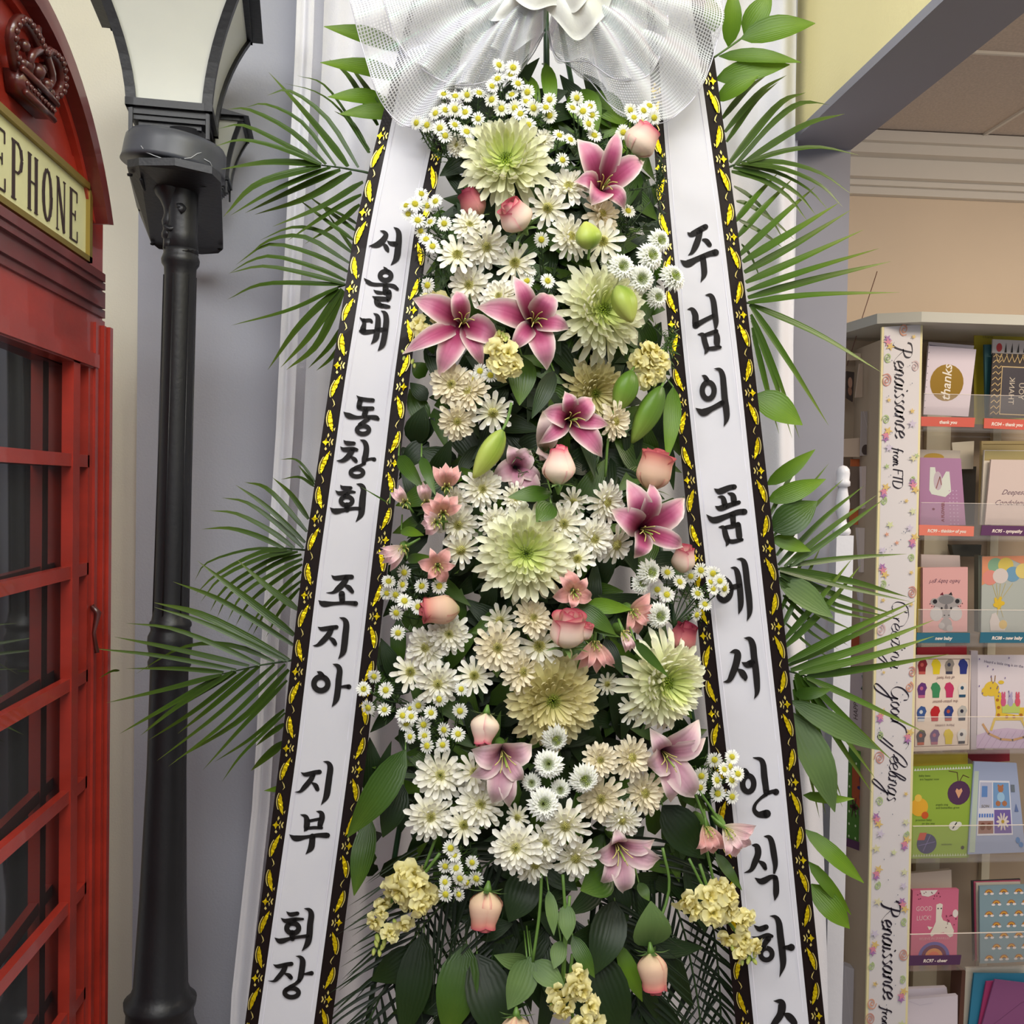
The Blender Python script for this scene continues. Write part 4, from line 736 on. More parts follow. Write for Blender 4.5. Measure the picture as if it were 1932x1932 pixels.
# things in the left side pockets of the rack
def side_card(q,Y,name,lab,cat,c,th=.006): return Flat(q,Y,th).body(name,lab,cat,c)
side_card([(1600,666),(1658,668),(1658,678),(1600,680)],2.56,'shelf_strip','pale wooden strip across the side of the card rack','strip',(232,214,190))
f=side_card([(1597,700),(1612,702),(1609,758),(1597,750)],2.52,'greeting_card','dark photo card in the topmost side pocket of the rack','greeting card',(62,50,46)); f.ell(.5,.6,.3,.2,(180,140,120)); f.ell(.5,.3,.3,.15,(150,110,90))
f=side_card([(1622,686),(1656,684),(1655,748),(1614,750)],2.54,'greeting_card','beige card with black squares in the top side pocket','greeting card',(206,186,168)); f.poly([(.65,.5),(.75,.5),(.75,.75),(.65,.75)],(40,36,36)); f.poly([(.85,.35),(.98,.35),(.98,.8),(.85,.8)],(40,36,36))
f=side_card([(1626,776),(1656,776),(1653,858),(1624,860)],2.5,'greeting_card','grey card with a dark floral foot in the side pocket','greeting card',(170,160,158)); f.ell(.3,.13,.25,.12,(70,56,52)); f.ell(.8,.1,.15,.09,(110,90,80)); f.line([(.1,1),(.6,.3),(.95,1)],.03,(196,188,184))
side_card([(1594,828),(1624,826),(1622,862),(1594,862)],2.53,'envelope','cream envelopes standing left of the grey floral card','envelope',(222,200,178),.02)
side_card([(1606,866),(1642,866),(1640,990),(1604,990)],2.55,'divider_card','brown divider card with orange top in the rack side','divider',(196,104,56))
side_card([(1604,880),(1640,880),(1638,960),(1602,960)],2.545,'divider_card','brown grey divider card below the orange one','divider',(128,110,98))
side_card([(1626,880),(1640,879),(1640,956),(1627,960)],2.5,'card_packet','clear wrapped white card packet, upper one in the rack side','packet',(206,190,186),.014)
side_card([(1643,890),(1648,890),(1644,965),(1640,965)],2.5,'card_packet','thin cream card packet beside the upper wrapped packet','packet',(222,204,186),.01)
side_card([(1619,996),(1640,996),(1643,1078),(1625,1080)],2.5,'card_packet','clear wrapped white card packet, lower one in the rack side','packet',(206,194,190),.016)
side_card([(1641,1009),(1652,1009),(1652,1034),(1641,1034)],2.53,'price_tag','small cream tag on the rack side by the banner','tag',(244,226,200),.002)
side_card([(1640,1034),(1652,1034),(1652,1062),(1640,1062)],2.54,'divider_card','small orange brown divider below the cream tag','divider',(176,84,32),.002)
side_card([(1620,1118),(1640,1118),(1645,1170),(1628,1180)],2.5,'card_packet','grey white card packet behind the palm tips','packet',(196,190,196),.012)
side_card([(1602,1196),(1648,1206),(1648,1232),(1602,1228)],2.52,'divider_card','rust orange divider behind the palm leaflets','divider',(150,66,36),.002)
f=side_card([(1603,1262),(1650,1260),(1643,1408),(1600,1386)],2.49,'greeting_card','grey lilac happy birthday card in the rack side pocket','greeting card',(170,158,164)); f.text('HAPPY',.3,.42,.018,(50,30,30),rot=PI/2+.02); f.text('birthday',.7,.48,.021,(70,60,100),rot=PI/2,shear=.3); f.poly([(0,0),(1,0),(1,.13),(0,.13)],(76,44,76)); f.line([(.5,.9),(.62,.8),(.5,.72),(.7,.66)],.05,(110,124,120))
f=side_card([(1599,1410),(1643,1424),(1640,1606),(1597,1590)],2.49,'greeting_card','green dotted card with dark flowers in the rack side','greeting card',(66,110,40)); f.polys([f.el(.1+.28*(i%4),.08+.13*(i//4),.035,.014,7) for i in range(28)],(190,204,170),'printed_dots',kind='stuff'); f.poly([(.2,.5),(.75,.35),(.75,.75),(.2,.85)],(150,70,40),lay=30)
for a in range(6): f.ell(.62+.1*math.cos(a*1.05),.62+.04*math.sin(a*1.05),.10,.02,(40,40,90),rot=a*1.05,n=8,lay=31)
for a in range(6): f.ell(.3+.1*math.cos(a*1.05),.40+.04*math.sin(a*1.05),.09,.02,(60,26,30),rot=a*1.05,n=8,lay=32)
f.ell(.7,.36,.2,.07,(110,70,100),lay=33); f.ell(.7,.36,.06,.02,(220,180,60),lay=34)
side_card([(1596,1580),(1640,1596),(1640,1612),(1596,1596)],2.485,'shelf_strip','dark purple label strip under the green dotted card','strip',(76,44,76),.001)
f=side_card([(1592,1818),(1614,1816),(1634,1838),(1630,1990),(1588,1960)],2.5,'envelope','grey white envelopes at the bottom of the rack side','envelope',(190,186,192),.03) if False else side_card([(1594,1822),(1634,1836),(1630,1990),(1588,1960)],2.5,'envelope','grey white envelopes at the bottom of the rack side','envelope',(190,186,192),.03)
f.line([(.0,.98),(.45,.15)],.01,(214,210,216))
# thin wire leaning over the rack header
q=thing('display_wire','thin brown wire leaning in front of the beige wall above the rack','wire',PY(1603,640,2.6)); b=MB(); b.tube([PY(1655,512,2.58),PY(1633,580,2.57),PY(1598,690,2.56)],.0012,5); b.build('wire_rod',pm((120,84,70)),q)
# ------------------------------------------------------------------ easel
SN=Vector((0,1,-.10)).normalized(); SO_=Vector((0,1.52,1.5))
def SP(px,py,h=0): return PP(px,py,SO_-SN*h,SN)
es=thing('easel','dark green wire easel carrying the funeral spray','easel',(.1,1.62,0))
for a,c in ((SP(1000,60,-.09),SP(690,1950,-.05)),(SP(1060,60,-.09),SP(1420,1950,-.05)),(SP(1030,30,-.08),SP(1030,1950,-.10))):
    d=(c-a); e=a+d*(a.z/(a.z-c.z)) if c.z<a.z else c; MB().tube([a-d.normalized()*.06,e],.0042,8).build('easel_leg',MT['easel_green'],es)
MB().tube([SP(880,900,-.085),SP(1180,900,-.085)],.0035,6).build('easel_crossbar',MT['easel_green'],es)
MB().tube([SP(780,1600,-.07),SP(1290,1600,-.07)],.0035,6).build('easel_crossbar',MT['easel_green'],es)
MB().tube([SP(1029,-20,-.02),SP(1031,60,-.02),SP(1033,230,-.02)],.0045,8).build('easel_hook_rod',MT['easel_green'],es)
# ------------------------------------------------------------------ sashes
def poly(tab,y):
    if y<=tab[0][1]: (x0,y0),(x1,y1)=tab[0],tab[1]
    elif y>=tab[-1][1]: (x0,y0),(x1,y1)=tab[-2],tab[-1]
    else:
        for k in range(len(tab)-1):
            if y<=tab[k+1][1]: (x0,y0),(x1,y1)=tab[k],tab[k+1]; break
    return x0+(x1-x0)*(y-y0)/(y1-y0)
LO=[(726,200),(671,420),(620,735),(569,1080),(528,1430),(462,1932)]; LW=[(745,200),(699,420),(648,735),(600,1080),(558.5,1430),(487,1932)]
LR=[(830,200),(784,420),(741,735),(700,1080),(660,1430),(592,1932)]; LI=[(852,200),(811,420),(770,735),(730,1080),(691,1430),(626,1932)]
RO=[(1350,125),(1389,410),(1423,690),(1447,900),(1481,1190),(1506,1430),(1533,1700),(1557,1932)]; RW=[(1324,145),(1361,410),(1395,690),(1417,900),(1449,1190),(1476,1430),(1502.5,1700),(1526,1932)]
RL=[(1252,235),(1265,410),(1292,690),(1314,900),(1345,1190),(1372,1430),(1399,1700),(1422,1932)]; RI=[(1232,235),(1242,410),(1266,690),(1289,900),(1317,1190),(1341,1430),(1366,1700),(1388,1932)]
def sash(name,lab,O,Wa,Wb,I,y0,txt):
    c=SP(poly(Wa,1950),1950); t=thing(name,lab,'sash',(c.x,c.y,0),'lettered mourning sashes')
    ys=[y0+(2500-y0)*i/40 for i in range(41)]
    def strip_(A,B,h,m,nm,cols=4,par=t):
        rows=[[SP(poly(A,y)+(poly(B,y)-poly(A,y))*j/cols,y,h+.0008*math.sin(y*.012+j)) for j in range(cols+1)] for y in ys]
        return MB().grid(rows).build(nm,m,par)
    wb=strip_(Wa,Wb,0,MT['ribbon_white'],'white_band'); 
    o1=strip_(O,[(x+2,y) for x,y in Wa],-.0015,MT['ribbon_black'],'black_border',2); i1=strip_([(x-2,y) for x,y in Wb],I,-.0015,MT['ribbon_black'],'black_border',2)
    for A,d in ((Wa,7),(Wb,-9)): strip_([(x+d,y) for x,y in A],[(x+d+1.6,y) for x,y in A],.0012,MT['ribbon_seam'],'woven_seam',1,wb)
    return t,wb,o1,i1
LS=sash('ribbon_sash','left white sash with black gold border, leaning beside the lamp post',LO,LW,LR,LI,-60,0)
RS=sash('ribbon_sash','right white sash with black gold border, leaning toward the card rack',RO,RW,RL,RI,60,0) if False else sash('ribbon_sash','right white sash with black gold border, leaning toward the card rack',RI,RL,RW,RO,-60,0)
def motifs(A,B,par,outer,y0,step=147):
    """gold scroll ornament, once per repeat; outer=+1 if the second edge is the outer one"""
    y=y0
    while y<2050:
        if y>-60:
            def T(a,c):
                yy=y+a; xa,xb=poly(A,yy),poly(B,yy); m=(xa+xb)/2; return SP(m+c*outer,yy,.0016)
            g=MB(); p=MB(); lf=[]
            def pg(b,L): b.add([T(*q) for q in L],[list(range(len(L)))])
            pg(g,[(-8,5),(-2,3),(0,-2),(2,3),(8,5),(3,7.5),(0,12),(-3,7.5)])
            pg(p,[(-12,0),(-17,2),(-13,4),(-8,3)]); pg(p,[(9,4),(13,6),(16,3),(13,1)])
            for q in ([(-5,-9),(0,-7),(5,-9),(6,-7),(0,-4),(-6,-7)],[(-9,-3),(-3,-3),(-1,-1),(-4,-1)],[(9,-3),(3,-3),(1,-1),(4,-1)]): pg(p,q)
            def leaf(a0,a1,c0,c1,sd,flip):
                L=[];Rr=[];n=9
                for i in range(n+1):
                    t=i/n; a=a0+(a1-a0)*t; c=c0+(c1-c0)*t+sd*3.5*math.sin(PI*t); w=5.2*math.sin(PI*t)**.8
                    L.append((a,c+w*(1+.0))); Rr.append((a,c-w*(.55+.22*(i%2))))
                if flip: L=[(a,2*(c0+(c1-c0)*(a-a0)/(a1-a0))-c) for a,c in L]; Rr=[(a,2*(c0+(c1-c0)*(a-a0)/(a1-a0))-c) for a,c in Rr]
                v=[T(*q) for q in L]+[T(*q) for q in Rr]; lf.append(MB().add(v,[(i,i+1,n+2+i,n+1+i) for i in range(n)]))
                s_=-1 if flip else 1
                v=[];m=7
                for i in range(m+1):
                    t=.25+.75*i/m; a=a0+(a1-a0)*t; c=c0+(c1-c0)*t+s_*(sd*3.5*math.sin(PI*t)+5.2*math.sin(PI*t)**.8+2.6); v+=[T(a,c-.8),T(a,c+.9)]
                p.add(v,[(2*i,2*i+1,2*i+3,2*i+2) for i in range(m)])
            leaf(17,60,-5,6,.4,False); leaf(126,84,-5,5,.4,False)
            pg(p,[(62,5),(68,0),(74,-2),(79,2),(74,-.3),(69,1.6)])
            pg(p,[(20,-8),(27,-9),(24,-6)]); pg(p,[(124,-8),(117,-9),(120,-6)])
            mo=g.build('gold_motif',MT['gold_foil'],par,False)
            for l_ in lf: l_.build('gold_leaf',MT['gold_foil'],par,False)
            p.build('motif_outline',MT['gold_pale'],mo,False)
        y+=step
motifs(LW,LO,LS[2],-1,550-294,144.5); motifs(LR,LI,LS[3],1,590-294,144.5)
motifs(RW,RO,RS[3],1,447-294,147); motifs(RL,RI,RS[2],-1,612-441,147)
# lettering: brush strokes (x, y, width) in enlarged-sketch units, brought back to the sash
def ring(cx,cy,rx,ry,w): return [(cx+rx*math.cos(a*PI/10-PI/2),cy+ry*math.sin(a*PI/10-PI/2),w) for a in range(21)]
def glyph(ox,oy,k,par,strokes):
    b=MB()
    for st in strokes:
        q=spl(st,max(10,7*(len(st)-1))); n=len(q); v=[];f=[]
        for i,p in enumerate(q):
            d=q[min(i+1,n-1)]-q[max(i-1,0)]; d.z=0; d.normalize(); w=max(1,p.z)/2
            for s_ in (-1,1): v.append(SP(ox+(p.x-d.y*w*s_)/k,oy+(p.y+d.x*w*s_)/k,.0019))
        f=[(2*i,2*i+1,2*i+3,2*i+2) for i in range(n-1)]; b.add(v,f)
        for e in (0,n-1):
            w=q[e].z/2
            if w>14 and st[0][:2]!=st[-1][:2]:
                c=[SP(ox+(q[e].x+w*.98*math.cos(a))/k,oy+(q[e].y+w*.98*math.sin(a))/k,.0019) for a in [j*PI/6 for j in range(12)]]; b.add(c,[list(range(12))])
    b.build('brush_letter',MT['ink_black'],par,False)
K1=7.431; A=LS[1]; B_=RS[1]
glyph(640,420,K1,A,[[(570,112,4),(625,130,45),(655,175,70),(610,250,85),(530,310,80),(410,330,4)],[(598,285,8),(645,325,60),(672,375,62),(685,405,30)],[(670,250,4),(720,290,60),(790,300,75)],[(762,62,4),(815,105,60),(838,180,80),(825,350,92),(800,500,85),(722,597,5)]])
glyph(640,420,K1,A,[ring(650,745,76,62,70),[(620,615,4),(650,650,45),(690,690,40)],[(345,775,4),(400,830,60),(480,865,55),(650,870,45),(760,890,60),(815,930,45)],[(650,880,85),(650,975,85)],[(480,940,4),(530,975,50),(620,985,45),(690,980,60)],[(695,975,80),(695,1040,80),(680,1085,50)],[(460,1030,4),(540,1065,70),(690,1070,60)],[(505,1060,40),(535,1130,80),(600,1170,60)],[(560,1150,50),(640,1170,60),(700,1178,40)]])
glyph(640,420,K1,A,[[(285,1325,4),(340,1370,50),(430,1368,50),(455,1390,40)],[(345,1370,60),(350,1420,60),(335,1490,85),(340,1515,80)],[(300,1520,50),(360,1535,70),(490,1520,50)],[(478,1268,4),(535,1310,60),(545,1400,80),(530,1530,85),(510,1620,80),(445,1703,5)],[(583,1232,4),(640,1270,60),(660,1350,80),(650,1480,85),(625,1640,85),(600,1720,75),(540,1797,5)],[(540,1500,60),(650,1500,60)]])
glyph(590,730,K1,A,[[(612,118,4),(665,160,50),(760,178,55),(845,185,55)],[(670,180,75),(655,235,75),(650,280,75)],[(640,290,50),(700,300,60),(840,300,55)],[(745,320,80),(725,400,80)],[(430,348,4),(500,400,80),(620,425,45),(750,415,40),(880,430,70),(915,448,50)],[(790,440,50),(730,480,60),(660,530,60)],ring(705,600,85,56,62)])
glyph(590,730,K1,A,[[(430,745,4),(480,785,60),(580,790,50)],[(385,835,4),(440,875,60),(560,870,60),(620,880,45)],[(560,880,75),(500,970,80),(420,1030,55),(330,1035,4)],[(520,970,20),(580,1010,60),(608,1040,50)],[(660,738,4),(725,770,60),(752,840,75),(745,940,85),(728,1010,85),(710,1070,50)],[(760,1020,40),(820,1008,40),(862,1015,60)],[(725,1070,50),(680,1095,40),(610,1130,55),(570,1155,50)],ring(620,1200,88,54,60)])
glyph(590,730,K1,A,[[(385,1372,4),(430,1415,60),(535,1415,48)],[(315,1450,4),(380,1490,60),(520,1470,50),(590,1475,30)],ring(475,1597,80,60,64),[(500,1490,50),(440,1535,50)],[(480,1655,80),(480,1720,80)],[(240,1690,4),(310,1740,80),(420,1728,60),(560,1705,50),(660,1705,50)],[(610,1358,4),(680,1380,60),(712,1440,80),(700,1560,92),(690,1680,95),(675,1790,80),(603,1893,5)]])
glyph(550,1080,K1,A,[[(558,38,4),(620,78,65),(760,65,70),(845,62,65)],[(770,80,80),(730,150,85),(650,230,80),(580,280,40),(485,285,4)],[(740,180,25),(800,210,70),(852,268,55)],[(705,300,90),(712,400,80)],[(375,390,4),(450,440,85),(600,435,50),(760,425,50),(900,435,70)]])
glyph(550,1080,K1,A,[[(368,762,4),(430,792,60),(560,775,65),(632,765,58)],[(560,790,75),(520,870,80),(430,970,75),(360,1020,42),(295,1027,4)],[(520,910,25),(580,950,65),(612,1000,60)],[(668,630,4),(740,660,60),(768,730,85),(755,880,92),(740,1020,92),(720,1120,80),(655,1213,5)]])
glyph(550,1080,K1,A,[ring(412,1560,98,96,78),[(355,1388,4),(400,1412,60),(440,1450,60)],[(575,1283,4),(645,1310,60),(675,1370,80),(662,1500,88),(650,1640,88),(625,1780,80),(565,1885,5)],[(690,1603,30),(760,1598,50),(805,1602,70)]])
glyph(500,1430,9.66,A,[[(648,262,4),(740,300,75),(900,265,80),(995,255,85)],[(880,300,90),(830,400,95),(720,530,90),(640,610,50),(540,625,4)],[(850,450,25),(920,500,85),(955,570,80)],[(1058,62,4),(1150,90,70),(1190,180,110),(1170,350,115),(1150,500,118),(1115,700,108),(1020,858,5)]])
glyph(500,1430,9.66,A,[[(640,1030,4),(740,1070,80),(765,1170,110),(750,1280,95),(710,1340,5)],[(930,968,4),(1020,1000,80),(1040,1080,105),(1010,1190,105),(1000,1255,90)],[(800,1150,55),(1000,1110,55)],[(760,1282,55),(900,1270,60),(1035,1275,50)],[(440,1395,4),(560,1465,110),(760,1440,65),(950,1410,75),(1100,1410,100),(1140,1410,95)],[(865,1430,110),(855,1560,115),(830,1650,108),(740,1757,5)]])
glyph(470,1700,9.2,A,[[(643,180,4),(720,232,75),(840,215,68)],[(548,293,4),(640,345,80),(800,315,65),(935,312,40)],ring(757,470,104,86,90),[(800,330,70),(700,395,60)],[(748,550,100),(750,650,95)],[(440,635,4),(540,695,95),(700,655,62),(850,625,55),(1020,605,65)],[(950,128,4),(1045,155,70),(1080,240,100),(1060,400,108),(1045,600,110),(1010,740,100),(912,872,5)]])
glyph(470,1700,9.2,A,[[(415,1100,4),(500,1132,70),(640,1102,72),(735,1090,75)],[(630,1120,90),(590,1220,90),(480,1350,75),(420,1390,38),(325,1387,4)],[(610,1255,25),(690,1290,75),(725,1330,75)],[(805,955,4),(890,975,60),(930,1050,100),(915,1200,105),(895,1310,100),(865,1385,70)],[(945,1270,30),(1030,1258,60),(1085,1252,80)],[(865,1385,70),(800,1440,60),(700,1500,70),(650,1550,60)],ring(738,1590,120,78,82)])
glyph(1260,410,K1,B_,[[(272,210,4),(330,238,75),(440,180,85),(528,132,80)],[(450,190,85),(430,290,88),(390,400,88),(340,490,55),(285,532,4)],[(480,310,25),(540,330,70),(585,385,68)],[(172,598,4),(270,650,105),(400,590,80),(560,520,75),(670,492,98)],[(490,560,85),(505,680,85),(508,800,78),(460,912,5)]])
glyph(1260,410,K1,B_,[[(272,1290,4),(340,1290,60),(385,1370,88),(388,1480,90),(400,1510,90)],[(390,1515,95),(450,1480,75),(560,1420,62),(640,1380,58)],[(523,1090,4),(600,1095,60),(640,1180,80),(660,1350,85),(675,1470,75),(668,1570,28)],[(415,1640,4),(490,1650,70),(520,1750,80),(545,1850,70),(515,1922,5)],[(520,1650,50),(600,1625,60),(680,1595,60)],[(672,1600,60),(688,1680,88),(692,1770,85),(725,1825,20)],[(570,1840,50),(650,1835,60),(735,1820,45)]])
glyph(1290,690,12.075,B_,[ring(558,565,135,188,122),[(405,218,4),(480,250,90),(530,330,120)],[(265,960,4),(440,1060,170),(640,975,120),(880,845,125)],[(685,65,4),(820,90,90),(885,220,130),(910,450,142),(935,750,148),(970,1000,148),(975,1200,120),(912,1390,5)]])
glyph(1310,900,6.9,B_,[[(255,150,4),(330,185,80),(450,140,72),(520,128,70)],[(300,255,4),(370,270,60),(400,370,80)],[(430,205,10),(500,240,72),(520,340,80)],[(268,378,4),(340,405,75),(465,365,65),(580,330,55)],[(155,487,4),(255,560,85),(420,510,70),(560,460,75),(652,452,82)],[(500,490,78),(508,610,72)],[(312,652,4),(380,660,60),(410,760,75),(435,840,65),(412,905,5)],[(410,655,50),(490,642,60),(570,615,60)],[(570,620,75),(578,700,82),(590,785,75),(615,825,25)],[(440,825,50),(500,840,60),(620,815,45)]])
glyph(1310,900,6.9,B_,[[(385,1300,40),(430,1370,90),(465,1450,95),(450,1550,88),(390,1605,78),(330,1575,65),(290,1520,30)],[(480,1440,70),(590,1410,68)],[(470,1180,4),(530,1190,50),(565,1260,75),(590,1420,82),(605,1600,78),(600,1700,62),(575,1787,5)],[(548,1068,4),(620,1075,50),(660,1150,80),(690,1400,82),(715,1600,82),(720,1760,66),(685,1876,5)]])
glyph(1340,1190,12.075,B_,[[(440,500,4),(560,470,110),(625,540,160),(590,750,160),(520,950,150),(430,1130,105),(290,1170,4)],[(620,870,30),(720,950,145),(790,1060,130),(800,1110,70)],[(710,715,4),(830,770,140),(950,740,175)],[(762,165,4),(900,190,110),(970,330,150),(1000,600,150),(1040,900,152),(1065,1200,142),(1065,1400,105),(1000,1560,5)]])
glyph(1370,1430,K1,B_,[ring(310,362,78,112,78),[(203,150,4),(260,170,60),(300,220,60)],[(375,-5,10),(480,20,60),(520,90,82),(535,250,92),(555,400,88),(565,480,88)],[(590,490,60),(650,472,58),(698,477,95)],[(560,510,60),(480,570,40),(410,650,45),(395,730,60),(450,790,80),(540,788,115),(570,782,120)]])
glyph(1370,1430,K1,B_,[[(360,1220,10),(430,1240,80),(448,1340,92),(405,1460,88),(350,1570,58),(250,1612,4)],[(450,1440,20),(520,1490,72),(550,1550,55)],[(525,1098,4),(600,1110,60),(640,1180,80),(670,1350,88),(690,1500,70),(672,1625,28)],[(400,1680,4),(500,1730,90),(620,1672,68),(680,1665,55)],[(690,1680,75),(700,1760,82),(700,1900,80),(680,2000,8)]])
glyph(1380,1700,8.325,B_,[[(350,375,4),(440,438,85),(545,408,85)],[(315,560,4),(430,578,60),(560,540,78),(635,552,55)],ring(550,832,90,92,78),[(580,590,95),(530,660,85),(490,740,60)],[(598,235,4),(690,250,60),(745,340,95),(770,550,108),(800,800,108),(810,1000,90),(755,1197,5)],[(830,730,60),(890,730,80),(940,728,118)]])
glyph(1380,1700,8.325,B_,[[(660,1570,4),(770,1580,90),(795,1650,125),(770,1780,118),(690,1900,105),(600,2000,50),(500,2040,4)],[(820,1770,30),(900,1810,110),(980,1900,105),(1010,1990,60)],[(760,2060,80),(770,2200,80)],[(400,2240,4),(600,2260,90),(1060,2200,90)]])
# ------------------------------------------------------------------ gauze and satin bow on top
bow=thing('gauze_bow','large white net bow with satin loops crowning the funeral spray','bow',SP(1035,10,.06))
def fan(name,knot,rim,Y0_,Y1_,m,ple=9,amp=.008,nu=22,nv=90,seed=0,loop=.03,r0=.0):
    k=PY(knot[0],knot[1],Y0_); rp=spl([PY(x,y,Y1_+(q[0] if q else 0)) for x,y,*q in rim],nv); rr=random.Random(seed); ph=rr.random()*6
    rows=[];ss=[];tt=[]
    for i in range(nu+1):
        u=i/nu; row=[]
        for j,p in enumerate(rp):
            v=j/nv; q=k.lerp(p,max(u,.02)**1.05)
            a=amp*(.35+u)*math.sin(v*ple*2*PI+ph+1.3*math.sin(v*7+ph)); q=q+Vector((0,a-loop*math.sin(PI*min(1,u*1.02))-.0,0))
            row.append(q); ss.append(v); tt.append(u)
        rows.append(row)
    return MB().grid(rows,tt,ss).build(name,MT[m],bow)
Yb=SP(1035,10).y
fan('gauze_loop',(1010,0),[(700,-160),(652,-60),(668,30),(690,110),(718,190),(765,237),(830,228),(890,180),(950,165),(1000,110),(1028,60)],Yb-.05,Yb-.07,'gauze',7,.010,seed=1,loop=.045)
fan('gauze_loop',(1048,0),[(1032,58),(1050,105),(1110,150),(1160,205),(1240,233),(1290,205),(1325,160),(1350,90),(1366,0),(1350,-120)],Yb-.05,Yb-.07,'gauze',6,.010,seed=2,loop=.045)
fan('gauze_loop',(1000,-10),[(740,-140),(720,-40),(742,60),(790,125),(860,160),(930,150),(985,120),(1025,62)],Yb-.075,Yb-.10,'gauze',6,.009,seed=3,loop=.05)
fan('gauze_loop',(1055,-10),[(1035,58),(1052,112),(1110,118),(1165,150),(1225,140),(1255,70),(1262,-20),(1240,-120)],Yb-.075,Yb-.10,'gauze',6,.009,seed=4,loop=.05)
fan('gauze_loop',(1030,-30),[(840,-150),(850,-30),(880,60),(930,95),(985,90),(1030,50)],Yb-.09,Yb-.125,'gauze',5,.007,seed=5,loop=.04)
fan('satin_loop',(1020,-30),[(850,-120),(868,-20),(905,12),(930,44),(985,30),(1030,18)],Yb-.11,Yb-.135,'satin',3,.006,seed=6,loop=.035,nv=50)
fan('satin_loop',(1050,-30),[(1022,12),(1050,45),(1085,72),(1120,55),(1150,10),(1165,-60),(1150,-130)],Yb-.11,Yb-.14,'satin',3,.006,seed=7,loop=.035,nv=50)
fan('satin_loop',(1035,-60),[(930,-120),(955,-20),(1000,22),(1050,10),(1090,20),(1120,-30),(1110,-120)],Yb-.13,Yb-.16,'satin',2,.005,seed=8,loop=.03,nv=50)
def rimwire(pts,Y):
    MB().tube(spl([PY(x,y,Y) for x,y in pts],60),.0009,5).build('wired_edge',MT['ribbon_seam'],bow)
rimwire([(700,-160),(652,-60),(668,30),(690,110),(718,190),(765,237),(830,228),(890,180),(950,165),(1000,110),(1028,60)],Yb-.07); rimwire([(1032,58),(1050,105),(1110,150),(1160,205),(1240,233),(1290,205),(1325,160),(1350,90),(1366,0),(1350,-120)],Yb-.07)
rimwire([(740,-140),(720,-40),(742,60),(790,125),(860,160),(930,150),(985,120),(1025,62)],Yb-.10); rimwire([(1035,58),(1052,112),(1110,118),(1165,150),(1225,140),(1255,70),(1262,-20)],Yb-.10)
# ------------------------------------------------------------------ flower builders
def orient(nrm,roll=0): 
    z=Vector(nrm).normalized(); x=Vector((1,0,0.01)); x=(x-z*x.dot(z)).normalized(); y=z.cross(x)
    return Matrix((x,y,z)).transposed().to_4x4()@Matrix.Rotation(roll,4,'Z')
def place(o,p,nrm,roll,s): o.matrix_world=Matrix.Translation(p)@orient(nrm,roll)@Matrix.Scale(s,4); o.location=p
def rot4(a): return Matrix.Rotation(a,4,'Z')
def petal_me(name,m,pts,w,prof,n=5,cup=.3,nrm=(0,0,1),mm=2,ruf=0,seed=0):
    me=MB().blade(pts,w,nrm,prof,n,mm,cup,ruf,seed).mesh(name); me.materials.append(MT[m]); return me
def roundp(t): return max(0.05,(.45+.95*t-.3*t*t)*(1-max(0,(t-.55)/.45)**2.4)**.62) if t<.999 else .05
# a mum kind: list of (mesh, matrix) for single petals, plus one core mesh
def mum_kind(nm,pm_,cm_,rings,core_r,seed,dome=.45,pw=.2):
    rr=random.Random(seed); L=[]
    for k,(cnt,rad,z,w,curl) in enumerate(rings):
        pm2='mum_inner' if (pm_=='mum_green' and k>=6) else pm_
        vs_=[]
        for q in range(2):
            r=rad*(1+rr.uniform(-.05,.05)); 
            pts=[(0.05,0,z*.15),(r*.45,0,z*.25+.02),(r*.82,0,z*.75),(r*(1-curl*.12),0,z+curl*.16)]
            vs_.append(petal_me('petal',pm2,pts,w,roundp,6,.55,(0,0,1)))
        off=rr.uniform(0,6)
        for i in range(cnt):
            a=off+2*PI*i/cnt+rr.uniform(-.09,.09)
            L.append((vs_[i%2],rot4(a)@Matrix.Rotation(rr.uniform(-.12,.12),4,'Y')@Matrix.Scale(rr.uniform(.9,1.08),4)))
    b=MB(); n=int(core_r*170)+18
    for i in range(n):
        f=(i+.5)/n; a=i*2.39996; r=core_r*math.sqrt(f); h=core_r*.95*(1-.55*f)
        d=Vector((math.cos(a),math.sin(a),0)); b.blade([d*r*.4,d*r*.95+Vector((0,0,h*.6)),d*r*.75+Vector((0,0,h))],core_r*.24,(0,0,1) if 1 else d,roundp,3,2,.5)
    me=b.mesh('core'); me.materials.append(MT[cm_]); return L,me
BIG=[mum_kind('b','mum_green','mum_core',[(24,1.0,-.22,.17,-.5),(26,.97,-.02,.165,.2),(25,.90,.14,.16,.5),(24,.80,.27,.15,.7),(22,.69,.37,.14,.9),(19,.57,.42,.125,.9),(15,.46,.44,.11,.6),(11,.36,.45,.09,.3)],.22,s) for s in (1,2)]
BIGT=mum_kind('bt','mum_tan','mum_core',[(24,1.0,-.22,.17,-.5),(26,.97,-.02,.165,.2),(25,.90,.14,.16,.5),(24,.80,.27,.15,.7),(22,.69,.37,.14,.9),(19,.57,.42,.125,.9),(15,.46,.44,.11,.6),(11,.36,.45,.09,.3)],.22,3)
SM=[mum_kind('s','daisy_white','daisy_core',[(n1,1.0,-.12,.24,.0),(n1-1,.88,.08,.23,.4),(n1-3,.68,.22,.2,.8),(n1-6,.46,.30,.15,1)],.24,s+10) for s,n1 in ((1,15),(2,14),(3,16))]
SP1=[mum_kind('p','daisy_white','daisy_core',[(12,1.0,-.02,.27,.1),(9,.72,.14,.22,.6)],.27,s+20) for s in (1,2)]
